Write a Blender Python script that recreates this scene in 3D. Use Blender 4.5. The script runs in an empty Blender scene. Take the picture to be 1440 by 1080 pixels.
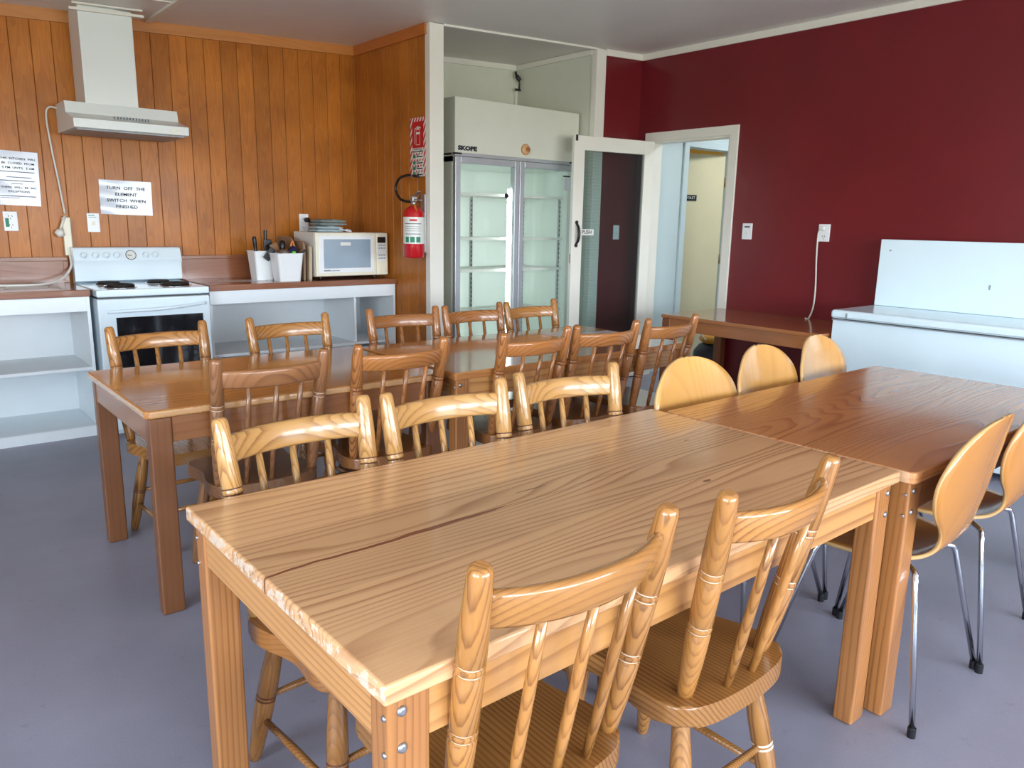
import bpy, bmesh, math, random
from mathutils import Vector, Matrix
random.seed(7)
R = math.radians
SC = bpy.context.scene
COL = SC.collection

# ------------------------------------------------------------------ materials
def lin(c):
    o = []
    for v in c:
        v = v / 255.0
        o.append(v / 12.92 if v <= 0.04045 else ((v + 0.055) / 1.055) ** 2.4)
    return (*o, 1.0)

class N:
    def __init__(self, name):
        self.m = bpy.data.materials.new(name)
        self.m.use_nodes = True
        self.t = self.m.node_tree
        self.t.nodes.clear()
        self.out = self.t.nodes.new('ShaderNodeOutputMaterial')
    def n(self, kind, **kw):
        nd = self.t.nodes.new(kind)
        for k, v in kw.items():
            if k.startswith('i_'):
                key = k[2:].replace('_', ' ')
                nd.inputs[key].default_value = v
            else:
                setattr(nd, k, v)
        return nd
    def l(self, a, b):
        self.t.links.new(a, b)
    def math(self, op, a, b=None, c=None):
        nd = self.t.nodes.new('ShaderNodeMath'); nd.operation = op
        for i, v in enumerate((a, b, c)):
            if v is None: continue
            if isinstance(v, (int, float)): nd.inputs[i].default_value = v
            else: self.l(v, nd.inputs[i])
        return nd.outputs[0]
    def mix(self, fac, a, b, blend='MIX'):
        nd = self.t.nodes.new('ShaderNodeMix'); nd.data_type = 'RGBA'; nd.blend_type = blend
        for k, v in ((0, fac), (6, a), (7, b)):
            if isinstance(v, (int, float, tuple)): nd.inputs[k].default_value = v
            else: self.l(v, nd.inputs[k])
        return nd.outputs[2]
    def ramp(self, fac, stops, interp='LINEAR'):
        nd = self.t.nodes.new('ShaderNodeValToRGB'); nd.color_ramp.interpolation = interp
        cr = nd.color_ramp
        while len(cr.elements) < len(stops): cr.elements.new(0.5)
        for e, (p, c) in zip(cr.elements, stops):
            e.position = p
            e.color = (c, c, c, 1) if isinstance(c, (int, float)) else c
        self.l(fac, nd.inputs[0])
        return nd.outputs[0]
    def princ(self, **kw):
        p = self.t.nodes.new('ShaderNodeBsdfPrincipled')
        for k, v in kw.items():
            key = k.replace('_', ' ')
            if isinstance(v, (int, float, tuple)): p.inputs[key].default_value = v
            else: self.l(v, p.inputs[key])
        self.l(p.outputs[0], self.out.inputs[0])
        return p

def plain(name, c, rough=0.5, metal=0.0, coat=0.0, noise=0.04, scale=6.0, emit=None, estr=0.0):
    m = N(name)
    tc = m.n('ShaderNodeTexCoord')
    nz = m.n('ShaderNodeTexNoise', i_Scale=scale, i_Detail=4.0)
    m.l(tc.outputs['Object'], nz.inputs['Vector'])
    base = lin(c)
    dk = tuple(v * (1 - 3 * noise) for v in base[:3]) + (1,)
    lt = tuple(min(1, v * (1 + 1.5 * noise)) for v in base[:3]) + (1,)
    col = m.mix(nz.outputs['Fac'], dk, lt)
    kw = dict(Base_Color=col, Roughness=rough, Metallic=metal)
    if coat: kw['Coat_Weight'] = coat; kw['Coat_Roughness'] = 0.12
    if emit: kw['Emission_Color'] = lin(emit); kw['Emission_Strength'] = estr
    m.princ(**kw)
    return m.m

def wood(name, light, dark, axis='X', freq=45.0, swirl=5.0, rough=0.3, coat=0.25, line=0.55,
         boards=None, rand=0.12, wear=None, extra=None, bump=0.1):
    """Varnished timber: contour lines of a stretched noise give the cathedral grain."""
    m = N(name)
    tc = m.n('ShaderNodeTexCoord')
    oi = m.n('ShaderNodeObjectInfo')
    off = m.n('ShaderNodeVectorMath', operation='SCALE')
    comb = m.n('ShaderNodeCombineXYZ'); 
    m.l(oi.outputs['Random'], comb.inputs[0]); m.l(oi.outputs['Random'], comb.inputs[1]); m.l(oi.outputs['Random'], comb.inputs[2])
    m.l(comb.outputs[0], off.inputs[0]); off.inputs['Scale'].default_value = 7.3
    add = m.n('ShaderNodeVectorMath', operation='ADD')
    m.l(tc.outputs['Object'], add.inputs[0]); m.l(off.outputs[0], add.inputs[1])
    sep = m.n('ShaderNodeSeparateXYZ'); m.l(add.outputs[0], sep.inputs[0])
    raw = m.n('ShaderNodeSeparateXYZ'); m.l(tc.outputs['Object'], raw.inputs[0])
    ax = {'X': 0, 'Y': 1, 'Z': 2}[axis]
    cr = {'X': (1, 2), 'Y': (0, 2), 'Z': (0, 1)}[axis]
    along = sep.outputs[ax]; c1 = sep.outputs[cr[0]]; c2 = sep.outputs[cr[1]]
    brd = None
    if boards:
        bw, bx = boards
        q = m.math('FLOOR', m.math('DIVIDE', m.math('ADD', raw.outputs[cr[0]], bx), bw))
        wn = m.n('ShaderNodeTexWhiteNoise', noise_dimensions='1D'); m.l(q, wn.inputs['W'])
        brd = wn.outputs['Value']
        along = m.math('ADD', along, m.math('MULTIPLY', brd, 9.0))
        c2 = m.math('ADD', c2, m.math('MULTIPLY', brd, 3.0))
    cv = m.n('ShaderNodeCombineXYZ')
    m.l(m.math('MULTIPLY', along, 0.55), cv.inputs[0]); m.l(m.math('MULTIPLY', c1, 5.0), cv.inputs[1]); m.l(m.math('MULTIPLY', c2, 5.0), cv.inputs[2])
    nz = m.n('ShaderNodeTexNoise', i_Scale=1.0, i_Detail=1.2, i_Roughness=0.4); m.l(cv.outputs[0], nz.inputs['Vector'])
    cross = m.math('ADD', c1, m.math('MULTIPLY', c2, 0.7))
    val = m.math('ADD', m.math('MULTIPLY', cross, freq), m.math('MULTIPLY', nz.outputs['Fac'], swirl * 3))
    fr = m.math('FRACT', val)
    ln = m.ramp(fr, [(0.0, 0.0), (0.5, 0.08), (0.80, 0.75), (0.9, 1.0), (1.0, 0.0)])
    # strength varies along the board
    cv3 = m.n('ShaderNodeCombineXYZ')
    m.l(m.math('MULTIPLY', along, 1.2), cv3.inputs[0]); m.l(m.math('MULTIPLY', c1, 9.0), cv3.inputs[1]); m.l(c2, cv3.inputs[2])
    nz3 = m.n('ShaderNodeTexNoise', i_Scale=1.0, i_Detail=2.0); m.l(cv3.outputs[0], nz3.inputs['Vector'])
    st = m.ramp(nz3.outputs['Fac'], [(0.3, 0.35), (0.7, 1.0)])
    ln = m.math('MULTIPLY', ln, st)
    # fine fibres
    cv2 = m.n('ShaderNodeCombineXYZ')
    m.l(m.math('MULTIPLY', along, 5.0), cv2.inputs[0]); m.l(m.math('MULTIPLY', c1, 230.0), cv2.inputs[1]); m.l(m.math('MULTIPLY', c2, 230.0), cv2.inputs[2])
    nz2 = m.n('ShaderNodeTexNoise', i_Scale=1.0, i_Detail=2.0); m.l(cv2.outputs[0], nz2.inputs['Vector'])
    f = m.math('ADD', m.math('MULTIPLY', ln, line), m.math('MULTIPLY', m.math('SUBTRACT', nz2.outputs['Fac'], 0.5), 0.35))
    fcl = m.n('ShaderNodeClamp'); m.l(f, fcl.inputs[0])
    col = m.mix(fcl.outputs[0], lin(light), lin(dark))
    # tone drift
    tn = m.n('ShaderNodeTexNoise', i_Scale=2.2, i_Detail=2.0); m.l(add.outputs[0], tn.inputs['Vector'])
    tone = m.math('ADD', m.math('MULTIPLY', m.math('SUBTRACT', tn.outputs['Fac'], 0.5), 0.35), 1.0)
    tone = m.math('ADD', tone, m.math('MULTIPLY', m.math('SUBTRACT', oi.outputs['Random'], 0.5), rand * 2))
    if brd is not None:
        tone = m.math('ADD', tone, m.math('MULTIPLY', m.math('SUBTRACT', brd, 0.5), 0.22))
    tv = m.n('ShaderNodeCombineColor'); 
    for i in range(3): m.l(tone, tv.inputs[i])
    col = m.mix(1.0, col, tv.outputs[0], 'MULTIPLY')
    if extra: col = extra(m, raw, col)
    if wear:
        col = wear(m, raw, tc, col)
    bp = m.n('ShaderNodeBump', i_Strength=bump, i_Distance=0.002); m.l(fcl.outputs[0], bp.inputs['Height'])
    p = m.princ(Base_Color=col, Roughness=rough, Coat_Weight=coat, Coat_Roughness=0.08)
    m.l(bp.outputs[0], p.inputs['Normal'])
    return m.m

# resin streak and knots on the nearest table top (marks of their own on the timber)
def table_marks(m, raw, col):
    x, y = raw.outputs[0], raw.outputs[1]
    nz = m.n('ShaderNodeTexNoise', noise_dimensions='1D', i_Scale=5.0, i_Detail=2.0); m.l(x, nz.inputs['W'])
    yy = m.math('SUBTRACT', m.math('ADD', y, m.math('MULTIPLY', x, -0.03)), m.math('ADD', 0.010, m.math('MULTIPLY', m.math('SUBTRACT', nz.outputs['Fac'], 0.5), 0.03)))
    d = m.math('ABSOLUTE', yy)
    w = m.ramp(m.math('ADD', m.math('DIVIDE', x, 1.6), 0.5), [(0.0, 0.45), (0.08, 0.55), (0.18, 0.75), (0.25, 1.0), (0.34, 0.6), (0.37, 0.12), (0.9, 0.1)])
    msk = m.math('LESS_THAN', d, m.math('MULTIPLY', w, 0.0075))
    col = m.mix(m.math('MULTIPLY', msk, 0.85), col, lin((110, 48, 26)))
    for (kx, ky, rx, ry) in ((0.30, -0.165, 0.016, 0.006), (0.56, 0.10, 0.012, 0.003), (-0.1, 0.055, 0.05, 0.0025)):
        dx = m.math('DIVIDE', m.math('SUBTRACT', x, kx), rx); dy = m.math('DIVIDE', m.math('SUBTRACT', y, ky), ry)
        r2 = m.math('ADD', m.math('MULTIPLY', dx, dx), m.math('MULTIPLY', dy, dy))
        col = m.mix(m.math('MULTIPLY', m.math('LESS_THAN', r2, 1.0), 0.75), col, lin((95, 52, 28)))
    return col

def edge_wear(hx, hy, col_w=(226, 215, 200), w=0.012):
    def f(m, raw, tc, col):
        ex = m.math('SUBTRACT', hx, m.math('ABSOLUTE', raw.outputs[0]))
        ey = m.math('SUBTRACT', hy, m.math('ABSOLUTE', raw.outputs[1]))
        e = m.math('MINIMUM', ex, m.math('MULTIPLY', ey, 1.6))
        nz = m.n('ShaderNodeTexNoise', i_Scale=28.0, i_Detail=5.0, i_Roughness=0.7); m.l(tc.outputs['Object'], nz.inputs['Vector'])
        th = m.math('MULTIPLY', m.math('SUBTRACT', nz.outputs['Fac'], 0.30), w * 2.2)
        k = m.math('LESS_THAN', e, th)
        return m.mix(m.math('MULTIPLY', k, 0.55), col, lin(col_w))
    return f

W = {}
W['top1'] = wood('pale_pine_top', (216, 168, 122), (140, 84, 48), 'X', 34, 5.2, 0.24, 0.3, 0.75, boards=(0.285, 0.425), rand=0.0, extra=table_marks, wear=edge_wear(0.795, 9.0, (222, 212, 200), 0.011), bump=0.15)
W['frame1Y'] = wood('pine_frame_end', (198, 142, 84), (132, 76, 34), 'Y', 60, 3, 0.32, 0.25, 0.75, rand=0.05)
W['frame1'] = wood('pine_frame', (198, 142, 84), (132, 76, 34), 'X', 60, 3, 0.32, 0.25, 0.75, rand=0.05)
W['leg1'] = wood('pine_leg', (170, 112, 62), (108, 62, 30), 'Z', 75, 2.0, 0.35, 0.3, 0.8, rand=0.08)
W['top2'] = wood('honey_pine_top', (186, 126, 70), (132, 78, 36), 'X', 26, 5, 0.13, 0.5, 0.5, boards=(0.21, 0.42), rand=0.0, wear=edge_wear(0.599, 0.4275, (206, 166, 122), 0.004))
W['frame2Y'] = wood('brown_pine_frame_end', (146, 92, 52), (104, 60, 32), 'Y', 40, 2.5, 0.3, 0.3, 0.5, rand=0.05)
W['frame2'] = wood('brown_pine_frame', (146, 92, 52), (104, 60, 32), 'X', 40, 3, 0.3, 0.3, 0.5, rand=0.05)
W['leg2'] = wood('brown_pine_leg', (118, 72, 40), (84, 48, 26), 'Z', 40, 2, 0.35, 0.3, 0.45, rand=0.05)
W['top3'] = wood('red_brown_top', (204, 140, 88), (132, 78, 44), 'X', 26, 6.5, 0.2, 0.35, 0.7, rand=0.0, bump=0.4, wear=edge_wear(0.777, 9.0, (222, 190, 160), 0.004))
W['top4'] = wood('far_pine_top', (184, 122, 68), (128, 72, 34), 'X', 34, 5, 0.12, 0.5, 0.5, boards=(0.2, 0.42), rand=0.0)
W['brownX'] = wood('teak_stain', (172, 110, 66), (124, 70, 40), 'Y', 30, 3, 0.18, 0.5, 0.35, rand=0.0)
W['brownZ'] = wood('teak_stain_leg', (136, 78, 44), (96, 50, 28), 'Z', 30, 3, 0.3, 0.3, 0.35, rand=0.0)
W['work'] = wood('worktop_timber', (138, 84, 56), (98, 54, 34), 'X', 34, 3, 0.22, 0.4, 0.4, rand=0.0)
W['cornice'] = wood('cornice_timber', (190, 122, 60), (150, 86, 36), 'X', 30, 4, 0.4, 0.2, 0.35, rand=0.0)
W['corniceY'] = wood('cornice_timber_side', (190, 110, 46), (150, 76, 26), 'Y', 30, 4, 0.4, 0.2, 0.35, rand=0.0)

def chair_set(tag, li, dk, rough=0.25):
    return dict(
        post=wood('chair_post_' + tag, li, dk, 'Z', 120, 1.6, rough, 0.4, 0.95),
        rail=wood('chair_rail_' + tag, li, dk, 'X', 90, 3.0, rough, 0.4, 0.85),
        seat=wood('chair_seat_' + tag, tuple(int(v * .88) for v in li), dk, 'Y', 90, 2.5, rough, 0.4, 0.85))
LEGM = {}
CM = {
 'pale': chair_set('pale', (190, 143, 86), (126, 76, 36)),  # honey wood; highlights painted into the paler posts and rails
 'honey': chair_set('honey', (172, 118, 62), (88, 46, 18)),
 'amber': chair_set('amber', (166, 106, 56), (98, 54, 26)),
 'dark': chair_set('dark', (146, 98, 62), (88, 54, 32), 0.32),
}
CM['pale']['leg'] = wood('chair_leg_shaded', (150, 100, 52), (96, 56, 26), 'Z', 120, 1.6, 0.25, 0.4, 0.8)  # legs of the same chairs, shade under the table painted in
CM['pale']['seat'] = wood('chair_seat_shaded', (152, 100, 54), (100, 58, 28), 'Y', 90, 2.5, 0.25, 0.4, 0.7)  # seat colour darkened to carry the shade below the tabletop
M = {}
M['groove_light'] = plain('worn_groove', (222, 200, 176), 0.6)
M['groove_dark'] = plain('turned_groove', (92, 48, 22), 0.6)
M['white'] = plain('white_paint', (226, 226, 220), 0.35, noise=0.02)
M['trim'] = plain('white_trim', (228, 224, 214), 0.32, noise=0.02)
M['cream'] = plain('cream_paint', (214, 206, 170), 0.4, noise=0.02)
M['alcove'] = plain('alcove_paint', (214, 214, 200), 0.5, noise=0.02)
M['hall'] = plain('hall_paint', (196, 212, 214), 0.45, noise=0.02)
M['yellow'] = plain('yellow_room_paint', (214, 178, 84), 0.6, noise=0.02)
M['hood'] = plain('hood_enamel', (222, 226, 224), 0.3, noise=0.01)
M['enamel'] = plain('white_enamel', (226, 240, 248), 0.15, coat=0.5, noise=0.01)
M['freezer'] = plain('freezer_enamel', (226, 244, 252), 0.2, coat=0.3, noise=0.01)
M['ivory'] = plain('ivory_plastic', (232, 226, 204), 0.35, noise=0.01)
M['plastic'] = plain('white_plastic', (234, 236, 238), 0.3, noise=0.01)
M['grey_plastic'] = plain('grey_plastic', (150, 156, 160), 0.4)
M['black'] = plain('black_plastic', (22, 22, 24), 0.35)
M['matt_black'] = plain('element_black', (26, 24, 24), 0.6)
M['oven_glass'] = plain('oven_glass', (16, 20, 26), 0.06, coat=0.6)
M['mw_glass'] = plain('microwave_window', (150, 168, 184), 0.12, coat=0.5)
M['metal'] = plain('galvanised_metal', (176, 176, 178), 0.35, metal=0.9)
M['alu'] = plain('aluminium_frame', (190, 194, 200), 0.35, metal=0.5)
M['chrome'] = plain('chrome_tube', (214, 218, 224), 0.12, metal=1.0, noise=0.0)
M['brass'] = plain('brass', (170, 140, 80), 0.35, metal=0.9)
M['red'] = plain('extinguisher_red', (190, 20, 30), 0.2, coat=0.6)
M['sign_red'] = plain('sign_red', (196, 24, 34), 0.4)
M['green'] = plain('label_green', (20, 130, 96), 0.5)
M['ink'] = plain('black_ink', (26, 28, 40), 0.6)
M['grey_ink'] = plain('grey_ink', (120, 124, 140), 0.6)
M['paper'] = plain('laminated_paper', (206, 212, 226), 0.22, coat=0.4, noise=0.02)
M['paper2'] = plain('pale_sheet', (214, 214, 220), 0.3, coat=0.3, noise=0.02)
M['cloth'] = plain('grey_cloth', (132, 140, 136), 0.9, noise=0.1, scale=30)
M['cloth_blue'] = plain('pale_blue_cloth', (168, 184, 190), 0.9, noise=0.1, scale=30)
M['cord'] = plain('white_cord', (222, 220, 212), 0.4)
M['lime'] = plain('lime_plastic', (110, 210, 50), 0.4)
M['navy'] = plain('navy_plastic', (28, 34, 66), 0.3)
M['steel'] = plain('steel', (170, 168, 164), 0.25, metal=0.9)
M['orange_wood'] = plain('orange_handle', (186, 108, 48), 0.4)
M['spoon_wood'] = plain('old_wood_tool', (136, 96, 64), 0.6, noise=0.1)
M['board_brown'] = plain('brown_chopping_board', (150, 118, 92), 0.6, noise=0.06)
M['board_pale'] = plain('pale_chopping_board', (190, 170, 142), 0.6, noise=0.06)
M['amber_plastic'] = plain('amber_plastic', (206, 146, 40), 0.35)
M['tub_dark'] = plain('dark_tub', (30, 36, 50), 0.4)
M['ceiling'] = plain('ceiling_board', (232, 228, 222), 0.45, noise=0.03, scale=1.5)
M['skirting'] = plain('white_counter', (230, 236, 240), 0.35, noise=0.015)
M['rosette'] = plain('bun_brown', (206, 160, 110), 0.5)
M['rosette_swirl'] = plain('bun_swirl', (150, 80, 40), 0.5)
M['fridge_in'] = plain('fridge_lining', (234, 242, 236), 0.4, noise=0.01)
M['lamp'] = plain('fridge_lamp', (255, 255, 250), 0.4, emit=(246, 255, 250), estr=14.0)

def shell_mat():
    return wood('beech_ply', (212, 158, 88), (188, 128, 64), 'Z', 14, 2.5, 0.22, 0.5, 0.35, rand=0.06, bump=0.0)
def shell_seat_mat():
    return wood('beech_ply_seat', (140, 92, 52), (112, 70, 38), 'Y', 14, 2.5, 0.25, 0.4, 0.3, rand=0.04, bump=0.0)
M['ply'] = shell_mat()
M['ply_aged'] = wood('aged_beech_ply', (192, 128, 60), (168, 104, 44), 'Z', 14, 1.5, 0.25, 0.4, 0.3, rand=0.04, bump=0.0)
M['ply_edge'] = plain('ply_edge', (214, 172, 116), 0.4)

def red_paint():
    m = N('maroon_paint')
    tc = m.n('ShaderNodeTexCoord')
    nz = m.n('ShaderNodeTexNoise', i_Scale=2.0, i_Detail=4.0); m.l(tc.outputs['Object'], nz.inputs['Vector'])
    col = m.mix(nz.outputs['Fac'], lin((100, 17, 25)), lin((120, 24, 33)))
    mp = m.n('ShaderNodeMapping'); mp.inputs['Scale'].default_value = (3.0, 3.0, 6.0)
    m.l(tc.outputs['Object'], mp.inputs[0])
    vo = m.n('ShaderNodeTexVoronoi', i_Scale=1.6); m.l(mp.outputs[0], vo.inputs['Vector'])
    nz2 = m.n('ShaderNodeTexNoise', i_Scale=70.0, i_Detail=3.0); m.l(tc.outputs['Object'], nz2.inputs['Vector'])
    d = m.math('ADD', vo.outputs['Distance'], m.math('MULTIPLY', m.math('SUBTRACT', nz2.outputs['Fac'], 0.5), 0.13))
    sc = m.n('ShaderNodeSeparateColor'); m.l(vo.outputs['Color'], sc.inputs[0])
    pick = m.math('GREATER_THAN', sc.outputs[0], 0.62)
    chip = m.math('MULTIPLY', m.math('LESS_THAN', d, 0.012), pick)
    col = m.mix(m.math('MULTIPLY', chip, 0.8), col, lin((206, 180, 168)))
    m.princ(Base_Color=col, Roughness=0.33, Coat_Weight=0.15, Coat_Roughness=0.25)
    return m.m
M['maroon'] = red_paint()

def floor_mat():
    m = N('vinyl_floor')
    tc = m.n('ShaderNodeTexCoord')
    a = m.n('ShaderNodeTexNoise', i_Scale=1.3, i_Detail=5.0); m.l(tc.outputs['Object'], a.inputs['Vector'])
    b = m.n('ShaderNodeTexNoise', i_Scale=260.0, i_Detail=2.0); m.l(tc.outputs['Object'], b.inputs['Vector'])
    c = m.n('ShaderNodeTexNoise', i_Scale=14.0, i_Detail=5.0, i_Roughness=0.7); m.l(tc.outputs['Object'], c.inputs['Vector'])
    col = m.mix(m.ramp(a.outputs['Fac'], [(0.3, 0.0), (0.7, 1.0)]), lin((126, 125, 140)), lin((150, 149, 166)))
    col = m.mix(m.math('MULTIPLY', m.ramp(b.outputs['Fac'], [(0.55, 0.0), (0.75, 1.0)]), 0.3), col, lin((190, 184, 190)))
    col = m.mix(m.math('MULTIPLY', m.ramp(c.outputs['Fac'], [(0.62, 0.0), (0.72, 1.0)]), 0.35), col, lin((96, 92, 104)))
    m.princ(Base_Color=col, Roughness=0.38)
    return m.m
M['floor'] = floor_mat()

def panelling(name, axis):
    """Varnished tongue-and-groove boards, vertical grain, one tone per board."""
    m = N(name)
    tc = m.n('ShaderNodeTexCoord')
    raw = m.n('ShaderNodeSeparateXYZ'); m.l(tc.outputs['Object'], raw.inputs[0])
    u = raw.outputs[{'X': 0, 'Y': 1}[axis]]
    q = m.math('FLOOR', m.math('DIVIDE', u, 0.118))
    wn = m.n('ShaderNodeTexWhiteNoise', noise_dimensions='1D'); m.l(q, wn.inputs['W'])
    cv = m.n('ShaderNodeCombineXYZ')
    m.l(m.math('MULTIPLY', u, 9.0), cv.inputs[0]); m.l(m.math('ADD', m.math('MULTIPLY', raw.outputs[2], 0.9), m.math('MULTIPLY', wn.outputs['Value'], 40.0)), cv.inputs[2])
    nz = m.n('ShaderNodeTexNoise', i_Scale=1.0, i_Detail=2.0); m.l(cv.outputs[0], nz.inputs['Vector'])
    fr = m.math('FRACT', m.math('MULTIPLY', nz.outputs['Fac'], 15.0))
    ln = m.ramp(fr, [(0.0, 0.0), (0.8, 0.8), (0.92, 1.0), (1.0, 0.0)])
    bl = m.n('ShaderNodeTexNoise', i_Scale=3.2, i_Detail=4.0); m.l(tc.outputs['Object'], bl.inputs['Vector'])
    f = m.math('ADD', m.math('MULTIPLY', ln, 0.22), m.math('MULTIPLY', m.math('SUBTRACT', bl.outputs['Fac'], 0.25), 0.9))
    col = m.mix(f, lin((196, 120, 46)), lin((114, 56, 13)))
    t = m.math('ADD', 0.88, m.math('MULTIPLY', wn.outputs['Value'], 0.24))
    tv = m.n('ShaderNodeCombineColor')
    for i in range(3): m.l(t, tv.inputs[i])
    col = m.mix(1.0, col, tv.outputs[0], 'MULTIPLY')
    fu = m.math('FRACT', m.math('DIVIDE', u, 0.118))
    edge = m.math('LESS_THAN', m.math('MINIMUM', fu, m.math('SUBTRACT', 1.0, fu)), 0.022)
    col = m.mix(m.math('MULTIPLY', edge, 0.5), col, lin((74, 34, 10)))
    wv = m.n('ShaderNodeTexNoise', i_Scale=7.0, i_Detail=2.0); m.l(tc.outputs['Object'], wv.inputs['Vector'])
    bp = m.n('ShaderNodeBump', i_Strength=0.25, i_Distance=0.004); m.l(wv.outputs['Fac'], bp.inputs['Height'])
    p = m.princ(Base_Color=col, Roughness=0.33, Coat_Weight=0.08, Coat_Roughness=0.15, Specular_IOR_Level=0.22)
    m.l(bp.outputs[0], p.inputs['Normal'])
    return m.m
M['panelX'] = panelling('wall_panelling_back', 'X')
M['panelY'] = panelling('wall_panelling_side', 'Y')

def glass(name, tint, gloss=0.1, rough=0.02, grid=False, haze=0.0):
    m = N(name)
    tr = m.n('ShaderNodeBsdfTransparent'); tr.inputs[0].default_value = tint
    gl = m.n('ShaderNodeBsdfGlossy'); gl.inputs['Roughness'].default_value = rough
    fr = m.n('ShaderNodeFresnel'); fr.inputs[0].default_value = 1.45
    fac = m.math('ADD', m.math('MULTIPLY', fr.outputs[0], 0.25), gloss)
    mx = m.n('ShaderNodeMixShader'); m.l(fac, mx.inputs[0]); m.l(tr.outputs[0], mx.inputs[1]); m.l(gl.outputs[0], mx.inputs[2])
    last = mx.outputs[0]
    if grid:
        tc = m.n('ShaderNodeTexCoord'); s = m.n('ShaderNodeSeparateXYZ'); m.l(tc.outputs['Object'], s.inputs[0])
        gx = m.math('LESS_THAN', m.math('FRACT', m.math('MULTIPLY', s.outputs[0], 90.0)), 0.22)
        gz = m.math('LESS_THAN', m.math('FRACT', m.math('MULTIPLY', s.outputs[2], 90.0)), 0.22)
        g = m.math('MAXIMUM', gx, gz)
        df = m.n('ShaderNodeBsdfDiffuse'); df.inputs[0].default_value = lin((84, 100, 98))
        m2 = m.n('ShaderNodeMixShader'); m.l(m.math('ADD', m.math('MULTIPLY', g, 0.16), haze), m2.inputs[0]); m.l(last, m2.inputs[1]); m.l(df.outputs[0], m2.inputs[2])
        last = m2.outputs[0]
    m.l(last, m.out.inputs[0])
    return m.m
M['fridge_glass'] = glass('fridge_door_glass', (0.98, 0.998, 0.988, 1), 0.02)
M['door_glass'] = glass('reeded_glass', (0.80, 0.86, 0.86, 1), 0.0, 0.2, True, 0.0)

# ------------------------------------------------------------------ mesh helpers
def new(): return bmesh.new()
def box(bm, a, b, bev=0.0, seg=2, mat=0, rot=None, piv=None):
    a, b = Vector(a), Vector(b)
    c, s = (a + b) / 2, (b - a)
    r = bmesh.ops.create_cube(bm, size=1.0)
    vs = r['verts']
    for v in vs: v.co = Vector((v.co.x * s.x, v.co.y * s.y, v.co.z * s.z)) + c
    fs = set(f for v in vs for f in v.link_faces)
    for f in fs: f.material_index = mat
    if bev > 0:
        es = list(set(e for v in vs for e in v.link_edges))
        rb = bmesh.ops.bevel(bm, geom=es, offset=min(bev, min(abs(s.x), abs(s.y), abs(s.z)) * 0.49), segments=seg, profile=0.5, affect='EDGES')
        for f in rb['faces']: f.material_index = mat
        vs = list(set(v for f in rb['faces'] for v in f.verts) | set(v for v in vs if v.is_valid))
    if rot is not None:
        p = Vector(piv) if piv is not None else c
        for v in vs: v.co = rot @ (v.co - p) + p
    return vs

def tube(bm, pts, rads, seg=12, mat=0, caps=True, mats=None, squash=None):
    """Swept circle through pts with a radius at each; mats: one material index per span."""
    pts = [Vector(p) for p in pts]
    if isinstance(rads, (int, float)): rads = [rads] * len(pts)
    rings = []
    n = None
    for i, p in enumerate(pts):
        if i == 0: d = pts[1] - pts[0]
        elif i == len(pts) - 1: d = pts[-1] - pts[-2]
        else: d = (pts[i + 1] - pts[i]).normalized() + (pts[i] - pts[i - 1]).normalized()
        d.normalize()
        if n is None:
            n = d.cross(Vector((0, 0, 1)))
            if n.length < 0.1: n = d.cross(Vector((0, 1, 0)))
            n.normalize()
        else:
            n = n - d * n.dot(d); n.normalize()
        b = d.cross(n)
        ring = []
        for k in range(seg):
            a = 2 * math.pi * k / seg
            ring.append(bm.verts.new(p + (n * math.cos(a) + b * math.sin(a)) * rads[i]))
        rings.append(ring)
    for i in range(len(rings) - 1):
        for k in range(seg):
            f = bm.faces.new((rings[i][k], rings[i][(k + 1) % seg], rings[i + 1][(k + 1) % seg], rings[i + 1][k]))
            f.smooth = True
            f.material_index = mats[i] if mats else mat
    if caps:
        f = bm.faces.new(rings[0][::-1]); f.material_index = mats[0] if mats else mat
        f = bm.faces.new(rings[-1]); f.material_index = mats[-1] if mats else mat

def turned(bm, p0, p1, prof, seg=16, mat=0):
    """Turned wood member: prof = [(t, radius[, material])]."""
    p0, p1 = Vector(p0), Vector(p1)
    tube(bm, [p0.lerp(p1, q[0]) for q in prof], [q[1] for q in prof], seg, mats=[(q[2] if len(q) > 2 else mat) for q in prof])

def prism(bm, outline, z0, z1, bev=0.0, seg=2, mat=0, smooth=False):
    """Extrude an XY outline from z0 to z1."""
    lo = [bm.verts.new((x, y, z0)) for x, y in outline]
    hi = [bm.verts.new((x, y, z1)) for x, y in outline]
    n = len(outline)
    fs = [bm.faces.new(lo[::-1]), bm.faces.new(hi)]
    for i in range(n):
        f = bm.faces.new((lo[i], lo[(i + 1) % n], hi[(i + 1) % n], hi[i])); f.smooth = smooth; fs.append(f)
    for f in fs: f.material_index = mat
    if bev > 0:
        es = [e for f in fs[:2] for e in f.edges]
        rb = bmesh.ops.bevel(bm, geom=es, offset=bev, segments=seg, profile=0.5, affect='EDGES')
        for f in rb['faces']: f.material_index = mat; f.smooth = smooth
    return lo + hi

def profile_x(bm, prof, x0, x1, mat=0):
    """Extrude a (y, z) outline along X."""
    a = [bm.verts.new((x0, y, z)) for y, z in prof]; b = [bm.verts.new((x1, y, z)) for y, z in prof]
    n = len(prof)
    fs = [bm.faces.new(a), bm.faces.new(b[::-1])]
    for i in range(n): fs.append(bm.faces.new((a[i], b[i], b[(i + 1) % n], a[(i + 1) % n])))
    for f in fs: f.material_index = mat

def quad(bm, pts, mat=0):
    f = bm.faces.new([bm.verts.new(p) for p in pts]); f.material_index = mat; return f

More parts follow.
